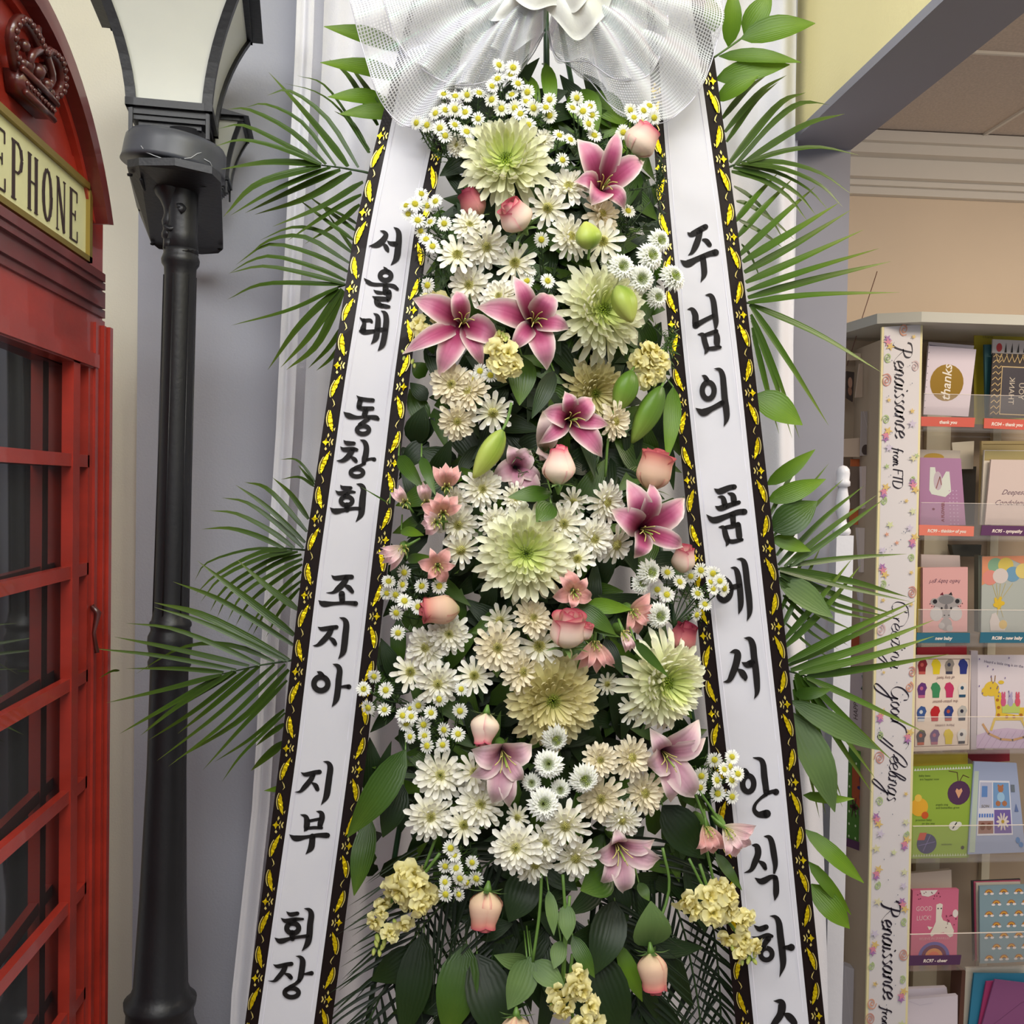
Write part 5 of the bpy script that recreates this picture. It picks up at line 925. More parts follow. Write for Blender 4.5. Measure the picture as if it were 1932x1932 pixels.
ST=[mum_kind('t','daisy_tan','daisy_core',[(15,1.0,-.12,.24,.0),(14,.88,.08,.23,.4),(12,.68,.22,.2,.8),(9,.46,.30,.15,1)],.24,s+30) for s in (1,2)]
def flower_from(kind,name,lab,cat,p,nrm,s,roll,group=None):
    t=thing(name,lab,cat,p,group); place(t,p,nrm,roll,s)
    for me,M in kind[0]: inst('petal',me,t,M)
    inst('flower_centre',kind[1],t,Matrix.Identity(4)); return t
def nrm_at(px,py,tx=0,ty=0): return Vector(((px-1015)/900+tx,-1,(920-py)*0+ty+.08))
# ---- unique labels by nearest landmark
LM=[((955,305),'the topmost giant mum'),((1137,582),'the giant mum under the lime bud'),((990,1040),'the brightest central giant mum'),((1043,1320),'the dull tan giant mum'),((1256,1285),'the giant mum near the right sash'),
((1140,330),'the topmost pink lily'),((860,625),'the leftmost open lily'),((1000,600),'the dark upper middle lily'),((1077,795),'the drooping middle lily'),((1222,985),'the lily touching the right sash'),((948,1450),'the lower left lily'),((1266,1430),'the pale lower right lily'),((1170,1610),'the lowest lily')]
USED=set(); DIRS=['right of','lower right of','below','lower left of','left of','upper left of','above','upper right of']
def lab(desc,px,py):
    order=sorted(LM,key=lambda l:(l[0][0]-px)**2+(l[0][1]-py)**2)
    for adv in ('just','further'):
        for l in order[:3]:
            a=math.atan2(py-l[0][1],px-l[0][0]); k=int(round(a/(PI/4)))%8
            d=math.hypot(px-l[0][0],py-l[0][1]); 
            if adv=='just' and d>110: pre='a little '
            else: pre=''
            s=f"{desc} {pre}{DIRS[k]} {l[1]}"
            if adv=='further': s=f"{desc} {DIRS[k]} {l[1]}, the second there"
            if s not in USED and len(s.split())<=16: USED.add(s); return s
    s=desc+f' between {order[0][1]} and {order[1][1]}'; USED.add(s); return s
# ------------------------------------------------------------------ dark core that carries the stems
fo=thing('foam_cage','dark green floral foam cage hidden deep among the lower flowers','foam cage',FP(1030,1350,.10))
MB().box(FP(930,1540,.135),FP(1150,1140,.17)).build('foam_block',MT['foam_green'],fo,False)
fo=thing('foam_cage','dark green floral foam cage hidden deep among the upper flowers','foam cage',FP(1030,520,.10))
MB().box(FP(930,690,.135),FP(1130,360,.165)).build('foam_block',MT['foam_green'],fo,False)
# ------------------------------------------------------------------ leaves
def leaf(name,par,m,a,b,w,Ya,Yb,bow=.12,prof=leafp,cup=.25,n=8,side=0,out=-.5):
    """blade between two picture points at given depths, arching towards the viewer / upwards"""
    A=PY(a[0],a[1],Ya); B=PY(b[0],b[1],Yb); d=B-A; L=d.length; up=Vector((0,-1,0)); sd=d.cross(up).normalized()
    Mi=A.lerp(B,.5)+up*L*bow+sd*L*side+Vector((0,0,L*max(0,-out)*.0))
    return MB().blade([A,Mi,B],w*S(Mi),(R.uniform(-.3,.3),-1,R.uniform(0,.5)),prof,n,2,cup).build(name,MT[m],par)
def trace(name,par,m,pts,w,Y0_,Y1_,prof=palmp,cup=.35,n=9):
    k=len(pts)-1; P=[PY(x,y,Y0_+(Y1_-Y0_)*i/k) for i,(x,y) in enumerate(pts)]
    return MB().blade(P,w*1.22*S(P[0]),(R.uniform(-.25,.25),-1,R.uniform(.1,.6)),prof,n,2,cup).build(name,MT[m],par)
def frond(lab_,crop,rachis,Lf,Y0_,Y1_,m='palm_green',w=9,cat='palm frond',name='palm_frond'):
    ox,oy,k=crop; cv=lambda p:(ox+p[0]/k,oy+p[1]/k)
    r0=cv(rachis[0]); t=thing(name,lab_,cat,PY(r0[0],r0[1],Y0_))
    MB().tube([PY(*cv(p),Y0_+.005) for p in rachis],[.0022,.0018,.0014,.0010,.0008,.0008][:len(rachis)],6).build('rachis',MT['stem_dark'],t)
    for q in Lf:
        ww=w
        if isinstance(q[-1],(int,float)): ww=q[-1]; q=q[:-1]
        pts=[cv(p) for p in q][::-1]
        trace('leaflet',t,m,pts,ww,Y0_+R.uniform(-.004,.004),Y1_+R.uniform(-.02,.02))
    return t
C1=(380,130,3.275); C2=(200,860,2.927); C3=(1330,0,3.209); C4=(1360,330,3.644); C5=(1360,820,3.331)
frond('upper left palm frond fanning over the lantern collar',C1,[(1060,650),(1000,635),(860,610),(740,595)],[
[(415,20),(600,225),(780,440),(905,605),13],[(405,165),(550,138),(780,310),(970,610),8],[(160,250),(300,255),(560,390),(770,590),9],[(270,240),(400,220),(620,330),(830,600),7],[(105,370),(260,350),(500,460),(740,590),9],[(80,480),(250,440),(480,490),(735,592),9],
[(120,620),(420,580),(735,592),14],[(135,915),(350,715),(740,605),16],[(180,905),(450,755),(800,610),13],[(270,890),(560,755),(860,625),12],[(330,900),(650,800),(930,640),13],[(440,975),(750,850),(1000,700),12],[(535,1060),(780,900),(990,780),13],[(640,1080),(850,950),(980,840),10],
[(590,40),(780,120),(1040,500),5],[(510,90),(700,140),(860,260),(1030,520),5],[(790,-60),(920,60),(1090,350),10],[(900,-40),(1000,90),(1110,250),10],[(820,260),(930,330),(1040,520),7],[(740,840),(940,1120),(1000,1200),9][0:3]+[9]],1.60,1.66)
frond('middle left palm frond crossing beside the first sash letters',C1,[(960,1310),(885,1335),(840,1350)],[
[(360,1060),(560,980),(750,1010),(935,1140),8],[(275,1170),(420,1060),(640,1040),(915,1200),8],[(215,1210),(420,1085),(700,1150),(905,1255),9],[(175,1262),(300,1190),(450,1160),(720,1235),(890,1310),9],[(168,1264),(380,1220),(650,1268),(885,1330),9],[(160,1425),(400,1330),(880,1335),10],[(185,1585),(550,1490),(840,1355),10],[(410,1860),(600,1600),(850,1360),15],[(490,1845),(680,1640),(870,1360),13],[(525,1860),(720,1700),(880,1370),15],[(660,1850),(790,1720),(900,1560),10],[(710,1865),(800,1790),(880,1680),8],[(580,790),(760,930),(940,1060),8],[(640,770),(800,890),(950,1000),8],[(700,820),(860,900),(960,960),7]],1.62,1.68)
frond('third left palm frond with thin tips over the grey wall',C2,[(1130,525),(1095,520),(980,510)],[
[(960,20),(1060,28),(1160,150),5],[(1060,50),(1150,160),6],[(965,130),(1070,118),(1150,170),5],[(920,120),(1020,210),(1120,350),9],[(765,145),(900,190),(1110,420),9],[(715,160),(880,275),(1100,480),9],[(640,232),(780,260),(950,380),(1090,510),9],[(570,303),(720,320),(900,410),(1040,510),9],[(530,405),(680,400),(830,440),(980,510),9],
[(490,690),(560,590),(780,520),(980,510),5],[(495,765),(620,650),(850,535),(1000,520),8],[(525,805),(640,670),(870,560),(1030,525),8],[(575,860),(660,730),(900,580),(1060,530),8],[(615,890),(690,760),(930,600),(1080,545),8],[(670,915),(760,760),(960,630),(1085,570),8],[(715,940),(800,800),(980,660),(1085,600),8],[(780,980),(860,850),(1000,710),(1080,640),8],[(810,990),(900,840),(1080,690),7],[(885,1000),(960,860),(1070,730),7]],1.66,1.69)
frond('lowest left palm frond reaching across the black lamp post',C2,[(1060,1122),(1020,1130),(860,1155),(640,1205)],[
[(505,580),(760,775),(1040,990),14],[(725,575),(900,730),(1060,850),12],[(370,695),(640,800),(1035,1045),10],[(265,810),(560,890),(1010,1130),14],[(265,835),(560,930),(990,1132),9],[(110,925),(350,950),(600,1040),(850,1155),9],[(165,1205),(380,1075),(560,1035),(750,1060),(930,1138),8],[(45,1000),(350,1060),(790,1160),9],[(-90,1062),(300,1105),(720,1182),8],[(110,1175),(400,1175),(650,1195),8],
[(0,1365),(330,1290),(630,1210),9],[(75,1535),(330,1390),(640,1208),9],[(190,1545),(400,1380),(700,1190),9],[(220,1510),(420,1370),(720,1195),9],[(235,1570),(500,1400),(790,1172),9],[(395,1535),(580,1390),(850,1160),10],[(280,1685),(600,1440),(930,1150),8],[(345,1715),(650,1480),(990,1150),8],[(385,1680),(750,1450),(1010,1180),11],[(535,1735),(750,1500),(1000,1240),8],[(640,1800),(760,1640),(990,1420),6],[(600,1690),(800,1560),(985,1400),7],[(800,1740),(880,1665),(980,1580),14],[(825,1605),(900,1540),(985,1480),9],[(-40,1230),(30,1190),(75,1185),4][:3]+[4]],1.585,1.61)
frond('upper right palm frond in front of the white curtain edge',C3,[(110,1040),(150,1010),(250,970)],[
[(375,455),(260,540),(105,720),11],[(495,455),(330,560),(120,800),10],[(445,495),(300,620),(130,860),9],[(610,560),(440,640),(150,985),13],[(695,625),(560,640),(380,780),(180,1000),8],[(755,635),(580,620),(420,730),(200,990),8],[(845,690),(600,760),(250,975),12],[(935,940),(700,892),(480,915),(265,980),9],
[(885,1175),(700,1050),(470,985),(255,985),10],[(835,1255),(700,1125),(480,1030),(220,990),12],[(755,1280),(620,1145),(420,1045),(190,1000),11],[(670,1300),(560,1175),(380,1070),(170,1015),10],[(620,1340),(500,1190),(330,1085),(160,1040),11],[(485,1470),(400,1330),(280,1200),(175,1130),9],[(540,1450),(430,1350),(270,1245),(190,1220),9],[(470,1500),(360,1420),(200,1330),8],[(340,1700),(280,1560),(220,1480),7]],1.61,1.66)
frond('broad fan of palm leaflets pointing right over the grey jamb',C4,[(150,880),(180,880),(210,882)],[
[(815,190),(480,400),(150,600),14],[(895,240),(520,470),(160,670),13],[(985,375),(560,570),(170,740),13],[(1090,505),(620,650),(180,800),13],[(1170,595),(680,710),(185,845),13],[(1230,808),(640,825),(190,880),12],[(1100,1355),(660,1095),(195,890),14],[(740,1722),(460,1280),(198,892),13],[(540,1810),(380,1370),(205,960),11],[(490,1810),(360,1400),(210,1000),9],[(400,1780),(300,1430),(215,1050),9],[(355,1575),(290,1340),(220,1100),9],[(430,1560),(330,1280),(205,980),10],[(650,80),(400,300),(120,560),12],[(500,20),(300,220),(110,430),11],[(400,-20),(240,150),(100,320),11]],1.60,1.65,m='palm_bright')
frond('right palm frond at mid height spreading over the banner top',C5,[(340,850),(430,830),(500,815)],[
[(575,90),(440,260),(300,520),8],[(680,180),(500,400),(330,640),8],[(770,280),(560,480),(350,760),9],[(900,320),(640,530),(360,820),10],[(980,380),(700,580),(400,830),10],[(1025,405),(760,600),(440,828),10],[(1170,750),(800,775),(430,822),10],[(1180,1022),(800,918),(370,845),14],[(1190,1050),(780,960),(370,855),10],[(1090,1130),(720,1010),(370,865),13],[(1080,1150),(700,1060),(372,880),9],[(990,1170),(680,1090),(375,900),9],[(830,1230),(600,1120),(380,930),9],[(800,1325),(600,1200),(390,1010),8],[(740,1350),(560,1240),(390,1060),7],[(720,1420),(560,1330),(400,1180),6]],1.59,1.63)
frond('long right palm frond reaching the card rack banner',C5,[(400,1480),(440,1490),(540,1520)],[
[(825,780),(620,1030),(395,1290),12],[(880,820),(660,1080),(405,1330),13],[(1222,1045),(820,1225),(420,1425),13],[(1180,1100),(830,1265),(425,1450),10],[(1340,1165),(900,1335),(440,1482),14],[(1343,1266),(920,1400),(490,1502),14],[(1434,1380),(950,1462),(540,1520),13],[(1282,1872),(900,1690),(540,1530),13],[(1080,2050),(800,1800),(520,1525),12],[(970,2160),(760,1880),(500,1520),12],[(950,2250),(720,1900),(490,1515),13],[(790,1900),(640,1700),(480,1510),9],[(760,2290),(620,1900),(470,1505),12],[(765,2340),(600,1960),(465,1520),11],[(660,2390),(560,2000),(460,1540),10],[(620,2410),(540,2050),(455,1600),9],[(630,700),(520,930),(380,1220),9],[(580,640),(480,860),(370,1120),8]],1.585,1.62,m='palm_bright')
def leafset(lab_,at,Y,L,m='leaf_bright',name='leaf_branch',stem=None,cat='leafy branch',bow=.08,w0=None,smat='stem_green'):
    t=thing(name,lab_,cat,PY(at[0],at[1],Y))
    if stem: MB().tube(spl([PY(x,y,Y+.004) for x,y in stem],10),.0016,6).build('stem',MT[smat],t)
    for q in L:
        a,b,w=q[:3]; mm=q[3] if len(q)>3 else m
        leaf('leaf',t,mm,a,b,w,Y+R.uniform(-.008,.008),Y-R.uniform(.01,.035),bow,lancep if w<30 else leafp)
    return t
leafset('bright broad leaved branch at top right beside the bow',(1350,115),1.60,[((1374,88),(1383,-26),38),((1404,66),(1456,-14),46),((1398,73),(1538,44),52),((1356,106),(1512,118),30),((1350,150),(1490,122),44),((1352,190),(1432,142),40),((1348,60),(1335,-10),34)],stem=[(1348,108),(1398,73),(1430,45)])
leafset('bright broad leaves at top left behind the bow',(735,160),1.61,[((760,95),(611,50),40),((765,150),(604,118),44),((735,190),(618,183),36),((760,215),(640,215),34)],stem=[(790,60),(745,130),(735,200)])
leafset('single broad leaf poking out right below the palm fan',(1425,770),1.59,[((1424,745),(1514,802),58)],bow=.05)
leafset('pair of broad leaves behind the right sash near the white finial',(1450,920),1.60,[((1446,915),(1538,848),30),((1448,945),(1558,904),38),((1456,1000),(1542,946),62,'leaf_green'),((1455,1015),(1530,1040),30),((1468,1090),(1572,1166),52,'leaf_sage')],stem=[(1440,900),(1470,1100)])
leafset('drooping broad leaves lower right behind the sash bottom',(1500,1340),1.57,[((1492,1322),(1658,1415),42,'leaf_sage'),((1496,1345),(1575,1532),62,'leaf_sage'),((1515,1500),(1612,1507),20),((1518,1565),(1630,1666),34),((1525,1625),(1606,1726),24),((1530,1668),(1603,1752),46),((1498,1310),(1570,1300),24,'leaf_green')],stem=[(1485,1300),(1530,1700)],bow=.14)
leafset('small leaf tip poking out left of the sash near the lamp foot',(530,1490),1.58,[((560,1480),(498,1492),16)])
# long dark leaves and filler foliage behind the flowers
rf=random.Random(11)
def filler(lab_,cx,cy,n,rx,ry,mats,wr,lr,Yo,name='foliage_sprig',down=0):
    Yc=FD(cx,cy,Yo); t=thing(name,lab_,'foliage',PY(cx,cy,Yc))
    MB().tube([PY(cx,cy+20,Yc+.03),PY(cx,cy,Yc)],.002,5).build('stem',MT['stem_dark'],t)
    for i in range(n):
        a=rf.uniform(0,2*PI); ax_=cx+rf.uniform(-.6,.6)*rx; ay=cy+rf.uniform(-.6,.6)*ry; l=rf.uniform(*lr)
        bx=ax_+math.cos(a)*l; by=ay+math.sin(a)*l*(1)+down*l*.7
        xl_=poly(LI,by)+2; xr_=poly(RI,by)-2; bx=min(max(bx,xl_),xr_); ax_=min(max(ax_,xl_),xr_)
        if math.hypot(bx-ax_,by-ay)<25: continue
        leaf('leaf',t,rf.choice(mats),(ax_,ay),(bx,by),rf.uniform(*wr),FD(ax_,ay,Yo)+rf.uniform(0,.03),FD(bx,by,Yo)+rf.uniform(-.02,.02),.10,lancep if rf.random()<.6 else leafp,n=6)
    return t
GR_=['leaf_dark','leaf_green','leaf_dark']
k=0
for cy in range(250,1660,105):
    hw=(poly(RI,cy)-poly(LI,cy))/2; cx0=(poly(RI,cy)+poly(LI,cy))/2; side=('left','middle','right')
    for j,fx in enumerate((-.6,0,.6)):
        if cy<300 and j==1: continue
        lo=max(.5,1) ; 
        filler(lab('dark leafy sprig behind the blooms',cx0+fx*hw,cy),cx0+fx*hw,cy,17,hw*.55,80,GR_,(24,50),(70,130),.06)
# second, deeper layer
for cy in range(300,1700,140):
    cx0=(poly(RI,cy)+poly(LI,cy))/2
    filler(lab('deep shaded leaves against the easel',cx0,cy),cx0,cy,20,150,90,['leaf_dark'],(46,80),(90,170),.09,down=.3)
# asparagus like feathery needles
def feather(lab_,cx,cy,n,r,Yo=.03,m='leaf_dark'):
    Yc=FD(cx,cy,Yo); t=thing('feathery_sprig',lab_,'foliage',PY(cx,cy,Yc)); b=MB(); st=MB()
    for i in range(n):
        a=rf.uniform(0,2*PI); l=rf.uniform(.5,1)*r; A=(cx,cy); 
        B=(min(max(cx+math.cos(a)*l,poly(LI,cy)-10),poly(RI,cy)+10),cy+math.sin(a)*l)
        p0=FP(cx,cy,Yo); p1=FP(B[0],B[1],Yo-.01); st.tube([p0,p1],.0008,4)
        for j in range(14):
            q=p0.lerp(p1,j/14+.05); d=Vector((rf.uniform(-1,1),rf.uniform(-.8,.3),rf.uniform(-1,1))).normalized()*S(q)*rf.uniform(9,17); b.blade([q,q+d],S(q)*2.2,(0,-1,.2),lancep,2,1,0)
    st.build('stem',MT['stem_dark'],t,kind='stuff'); b.build('needles',MT[m],t,kind='stuff'); return t
for cx,cy,r in ((800,250,60),(1240,350,90),(1180,440,80),(830,500,80),(1040,540,70),(1260,640,60),(1030,880,60),(1360,1130,60),(780,1120,70),(720,1300,60),(1340,1470,60),(860,1640,60),(1100,300,60),(1010,230,60),(900,250,50)):
    feather(lab('feathery dark green sprig',cx,cy),cx,cy,12,r,m='leaf_green' if r<=60 else 'leaf_dark')
# named visible leaves
def L1(labt,at,b,w,m='leaf_green',off=-.01,name='broad_leaf',bow=.1,prof=leafp):
    Y=FD(at[0],at[1],off); t=thing(name,labt,'leaf',PY(at[0],at[1],Y)); leaf('leaf_blade',t,m,at,b,w,Y,FD(b[0],b[1],off-.02),bow,prof)
    A=PY(at[0],at[1],Y); MB().tube([A,A+Vector((0,.05,.02))],.0013,5).build('leaf_stalk',MT['stem_green'],t); return t
L1('broad oval green leaf just right of the yellow stock in the middle',(985,672),(980,765),56,off=.0)
L1('dark leaf curving down left of the drooping middle lily',(1045,700),(1003,790),34,'leaf_dark',.0)
L1('long upright green leaf beside the right sash at mid height',(1270,730),(1258,870),34,'leaf_bright',.02)
L1('dark leaf above the brightest central giant mum, left one',(1040,930),(958,938),36,off=-.035); L1('dark leaf above the brightest central giant mum, right one',(1040,950),(1012,985),44,off=-.05,prof=leafp)
L1('pointed leaf lying over the giant mum near the right sash',(1198,1210),(1262,1278),20,'leaf_green',-.075,bow=.02,prof=lancep)
L1('glossy green leaf pointing right above the lower rose pair',(1110,1138),(1192,1150),30,'leaf_bright',-.045,prof=lancep)
L1('green leaf slanting down right beside the small rose bud',(1092,1140),(1162,1198),34,'leaf_green',-.04)
L1('dark narrow leaf right of the small rose bud',(1112,1180),(1170,1202),16,'leaf_green',-.04,prof=lancep)
L1('leaf hanging below the alstroemeria trumpet on the right',(1140,1205),(1176,1275),26,'leaf_dark',-.02,prof=lancep)
L1('long green leaf among the pink alstroemeria at upper left',(752,860),(800,925),30,'leaf_green',-.02,prof=lancep)
L1('narrow bright leaf across the pink alstroemeria buds',(795,862),(822,935),22,'leaf_green',-.045,prof=lancep)
L1('narrow leaf left of the pale alstroemeria bud',(757,1000),(800,1010),22,'leaf_bright',-.02,prof=lancep); L1('green leaf right of the open salmon alstroemeria',(768,1055),(815,1050),20,'leaf_green',-.03,prof=lancep)
L1('large green leaf lying over the left sash lower edge',(765,1415),(655,1580),62,'leaf_green',-.03); L1('dark hanging leaf behind the large one at lower left',(700,1545),(668,1690),46,'leaf_green',.02)
L1('shaded green leaf beneath the bottom left daisy mum',(760,1480),(722,1580),50,'leaf_dark',.0); L1('dark broad leaf right of the lowest lily',(1250,1520),(1330,1620),74,'leaf_dark',.02)
L1('pointed leaf hanging right of the pink alstroemeria pair',(1350,1610),(1400,1680),22,'leaf_green',.0,prof=lancep)
L1('arching wire thin tendril leaf over the left sash letters',(735,950),(680,918),3,'leaf_green',-.06,prof=lancep)
L1('long green blade under the dense asters at top right',(1190,255),(1140,300),40,'leaf_bright',.03); L1('bright leaf behind the asters right of the easel rod',(1085,170),(1125,260),64,'leaf_bright',.06)
L1('bright leaf right of the asters under the right gauze',(1110,180),(1190,240),52,'leaf_bright',.06); L1('bright leaf crossing low under the right gauze',(1100,260),(1210,215),44,'leaf_bright',.07)
L1('bright leaf below the easel rod at the top',(1030,120),(1042,225),30,'leaf_bright',.05); L1('bright leaf left of the easel rod at the top',(990,140),(1020,200),24,'leaf_bright',.06)
# bottom foliage
salal=lambda s,a,b,w,m='leaf_sage',off=-.01: L1(s,a,b,w,m,off)
salal('round sage leaf hanging lower right under the lily',(1225,1785),(1228,1700),76); salal('large sage leaf at bottom left of the trailing stem',(1000,1805),(958,1905),58); salal('small sage leaf pointing left at bottom centre',(995,1815),(932,1802),34)
salal('sage leaf right of the big one at bottom centre',(1005,1815),(1066,1862),46); salal('hanging oval sage leaf, upper of the trailing ones',(1068,1705),(1070,1775),34); salal('small oval sage leaf below the upper hanging one',(1058,1775),(1045,1828),32)
salal('green leaf under the lowest lily on its left',(1150,1640),(1095,1680),70,'leaf_green',.01); salal('narrow sage leaf on the trailing stem, left',(1035,1680),(1045,1765),26); salal('drooping leaf at bottom right of the trailing stem',(1080,1765),(1122,1845),32,'leaf_green')
salal('bright leaf between bottom palms right of centre',(1165,1780),(1212,1890),34,'leaf_bright',.05); salal('green leaf above the round sage leaf',(1205,1665),(1225,1700),22,'leaf_green',0)
t=thing('trailing_stem','pale green trailing stems hanging at the bottom centre','stem',FP(1030,1650,-.01))
for q in ([(1022,1640),(1018,1720),(1005,1815)],[(1062,1650),(1066,1740),(1060,1850)],[(1075,1690),(1066,1800),(1064,1860)],[(1250,1600),(1262,1680),(1225,1790)],[(830,1560),(800,1640)],[(1330,1590),(1348,1670)]): MB().tube(spl([FP(x,y,-.012) for x,y in q],8),.0022,6).build('stem',MT['stem_green'],t)
# auto palm fronds at the bottom: thin dark leaflets
def autofrond(lab_,rach,n,la,lb,len0,len1,Yo,m='palm_dark',w=5.5,wob=6):
    rp=spl([(x,y,0) for x,y in rach],n); Y=FD(rach[0][0],rach[0][1],Yo); t=thing('palm_frond',lab_,'palm frond',PY(rach[0][0],rach[0][1],Y))
    MB().tube([PY(p.x,p.y,FD(p.x,p.y,Yo)) for p in rp],.0016,6).build('rachis',MT['stem_dark'],t)
    for i,p in enumerate(rp):
        d=(rp[min(i+1,n)]-rp[max(i-1,0)]).normalized(); l=len0+(len1-len0)*i/n
        for s_,an in ((-1,la),(1,lb)):
            if an is None: continue
            a=math.radians(an+rf.uniform(-wob,wob))*s_; e=Vector((d.x*math.cos(a)-d.y*math.sin(a),d.x*math.sin(a)+d.y*math.cos(a))); ll=l*rf.uniform(.85,1.1)
            q=[(p.x,p.y),(p.x+e.x*ll*.5,p.y+e.y*ll*.5-4),(p.x+e.x*ll,p.y+e.y*ll+8)]
            trace('leaflet',t,m,q,w*rf.uniform(.8,1.2),FD(p.x,p.y,Yo),FD(p.x,p.y,Yo)-.02,n=5)
autofrond('dark palm frond sweeping down left below the lowest mums',[(930,1560),(820,1700),(730,1900),(690,2050)],22,None,34,210,230,.05) if False else None
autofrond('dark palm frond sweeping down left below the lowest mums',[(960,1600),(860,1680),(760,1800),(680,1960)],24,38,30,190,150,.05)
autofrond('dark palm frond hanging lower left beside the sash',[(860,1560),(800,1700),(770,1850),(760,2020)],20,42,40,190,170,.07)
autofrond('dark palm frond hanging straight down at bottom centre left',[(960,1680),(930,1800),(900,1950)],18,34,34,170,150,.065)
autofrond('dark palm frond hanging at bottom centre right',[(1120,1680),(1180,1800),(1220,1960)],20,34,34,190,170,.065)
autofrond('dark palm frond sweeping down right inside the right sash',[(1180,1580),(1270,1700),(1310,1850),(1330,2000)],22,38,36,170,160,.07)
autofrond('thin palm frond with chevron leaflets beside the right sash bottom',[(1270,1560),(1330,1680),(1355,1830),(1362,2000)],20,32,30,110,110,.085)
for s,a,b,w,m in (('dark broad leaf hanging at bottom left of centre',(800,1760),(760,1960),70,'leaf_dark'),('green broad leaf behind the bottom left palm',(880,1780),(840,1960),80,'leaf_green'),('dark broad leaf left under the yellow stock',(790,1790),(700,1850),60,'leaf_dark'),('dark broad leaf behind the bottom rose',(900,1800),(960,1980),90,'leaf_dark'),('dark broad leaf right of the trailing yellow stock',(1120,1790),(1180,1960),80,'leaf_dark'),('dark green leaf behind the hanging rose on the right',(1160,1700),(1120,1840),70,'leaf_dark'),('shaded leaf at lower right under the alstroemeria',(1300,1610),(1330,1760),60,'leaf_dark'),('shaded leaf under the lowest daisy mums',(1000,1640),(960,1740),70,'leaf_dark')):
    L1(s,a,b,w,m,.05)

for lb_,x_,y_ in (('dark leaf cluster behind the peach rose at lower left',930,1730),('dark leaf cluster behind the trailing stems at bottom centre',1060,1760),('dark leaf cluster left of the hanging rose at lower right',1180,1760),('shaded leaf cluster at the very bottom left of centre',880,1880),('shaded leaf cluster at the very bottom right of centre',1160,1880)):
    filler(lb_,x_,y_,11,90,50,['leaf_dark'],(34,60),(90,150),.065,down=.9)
# ------------------------------------------------------------------ giant mums
for (x,y,r,kd,lb,tx,ty,off,ro) in ((955,303,92,BIG[0],'topmost giant pale green mum beside the topmost lily',-.1,.1,-.02,.3),(1137,585,92,BIG[1],'giant pale mum with a lime green bud before it, upper right',.15,-.1,-.01,1.1),
 (992,1045,96,BIG[0],'brightest giant mum at the centre of the spray',0,.05,-.045,2.2),(1043,1322,92,BIGT,'dull tan giant mum in the lower middle',0,-.05,-.01,.8),(1256,1288,90,BIG[1],'giant yellow green mum touching the right sash, with a leaf over it',.1,-.05,-.045,3.0),(1122,742,66,BIGT,'half hidden pale mum behind the drooping middle lily',.1,-.3,.045,1.7)):
    p=FP(x,y,off); flower_from(kd,lb,'flower',name_:='flower',p,nrm_at(x,y,tx,ty),r*S(p),ro) if False else flower_from(kd,'giant_mum',lb,'flower',p,nrm_at(x,y,tx,ty),r*S(p),ro)
# ------------------------------------------------------------------ daisy mums (spray chrysanthemums)
DW=[(886,425,34,0),(917,466,45,0),(863,482,40,1),(972,497,40,1),(886,538,42,0),(942,560,38,0),(1034,392,38,1),(1073,352,42,0),(1076,447,44,0),(1135,404,40,2),(1137,455,40,1),(862,274,22,0),(1025,266,22,0),(852,725,42,2),(884,738,42,2),(862,795,38,2),(930,778,38,1),(1160,795,38,2),
(909,922,40,0),(864,990,42,0),(869,1037,36,1),(858,948,32,0),(972,940,30,0),(1082,946,28,1),(1144,948,42,0),(1063,988,44,0),(1120,1017,44,0),(1162,1027,40,1),(1090,1055,32,1),(934,985,32,0),
(942,1170,32,1),(1006,1166,38,2),(847,1196,40,0),(804,1222,42,0),(938,1222,48,2),(1018,1220,44,1),(774,1268,36,1),(826,1290,43,0),(895,1275,36,1),(986,1268,44,2),(1145,1290,22,1),(1193,1338,30,1),
(831,1463,48,0),(894,1458,36,1),(812,1541,46,0),(906,1518,47,0),(875,1556,36,1),(1132,1434,36,2),(1191,1430,44,2),(1134,1507,46,2),(1216,1496,44,2),(1174,1548,36,0),(1067,1558,46,0),(973,1600,48,0),(1009,1630,42,0),(1086,1618,46,0),(977,1542,24,1),(1030,1590,34,0)]
rf2=random.Random(5)
ct=0
for x,y,r,k in DW:
    kd={0:SM,1:SP1,2:ST}[k]; off=-.012-.02*rf2.random()-(.0 if r>30 else -.01)
    if (x,y) in ((973,1600),(1067,1558)): off-=.02
    p=FP(x,y,off); d={0:'full white daisy mum',1:'thin petalled white daisy mum',2:'creamy tan daisy mum'}[k]
    if r<=30: d='small '+d
    flower_from(kd[ct%len(kd)],'daisy_mum',lab(d,x,y),'flower',p,nrm_at(x,y,rf2.uniform(-.45,.45),rf2.uniform(-.4,.4)),r*1.08*S(p),rf2.uniform(0,6),'white and cream daisy mums'); ct+=1
# ------------------------------------------------------------------ button mums
def button_mesh(seed):
    rr=random.Random(seed); b=MB()
    for n,rad,z in ((22,1.0,-.15),(22,.95,.12),(20,.82,.34),(16,.64,.48)):
        for i in range(n):
            a=2*PI*i/n+rr.uniform(-.1,.1)+z*3; d=Vector((math.cos(a),math.sin(a),0)); r=rad*rr.uniform(.93,1.05)
            b.blade([d*.1,d*r*.6+Vector((0,0,z*.7+.1)),d*r+Vector((0,0,z))],.26,(0,0,1),roundp,3,2,.5)
    return b
BM=[]
for s_ in (1,2): m_=button_mesh(s_).mesh('petals'); m_.materials.append(MT['button_white']); BM.append(m_)
cb=MB()
for i in range(60):
    f=(i+.5)/60; a=i*2.4; r=.42*math.sqrt(f); d=Vector((math.cos(a),math.sin(a),0)); cb.blade([d*r+Vector((0,0,.35)),d*r*1.05+Vector((0,0,.62-.15*f))],.09,d,roundp,2,1,.2)
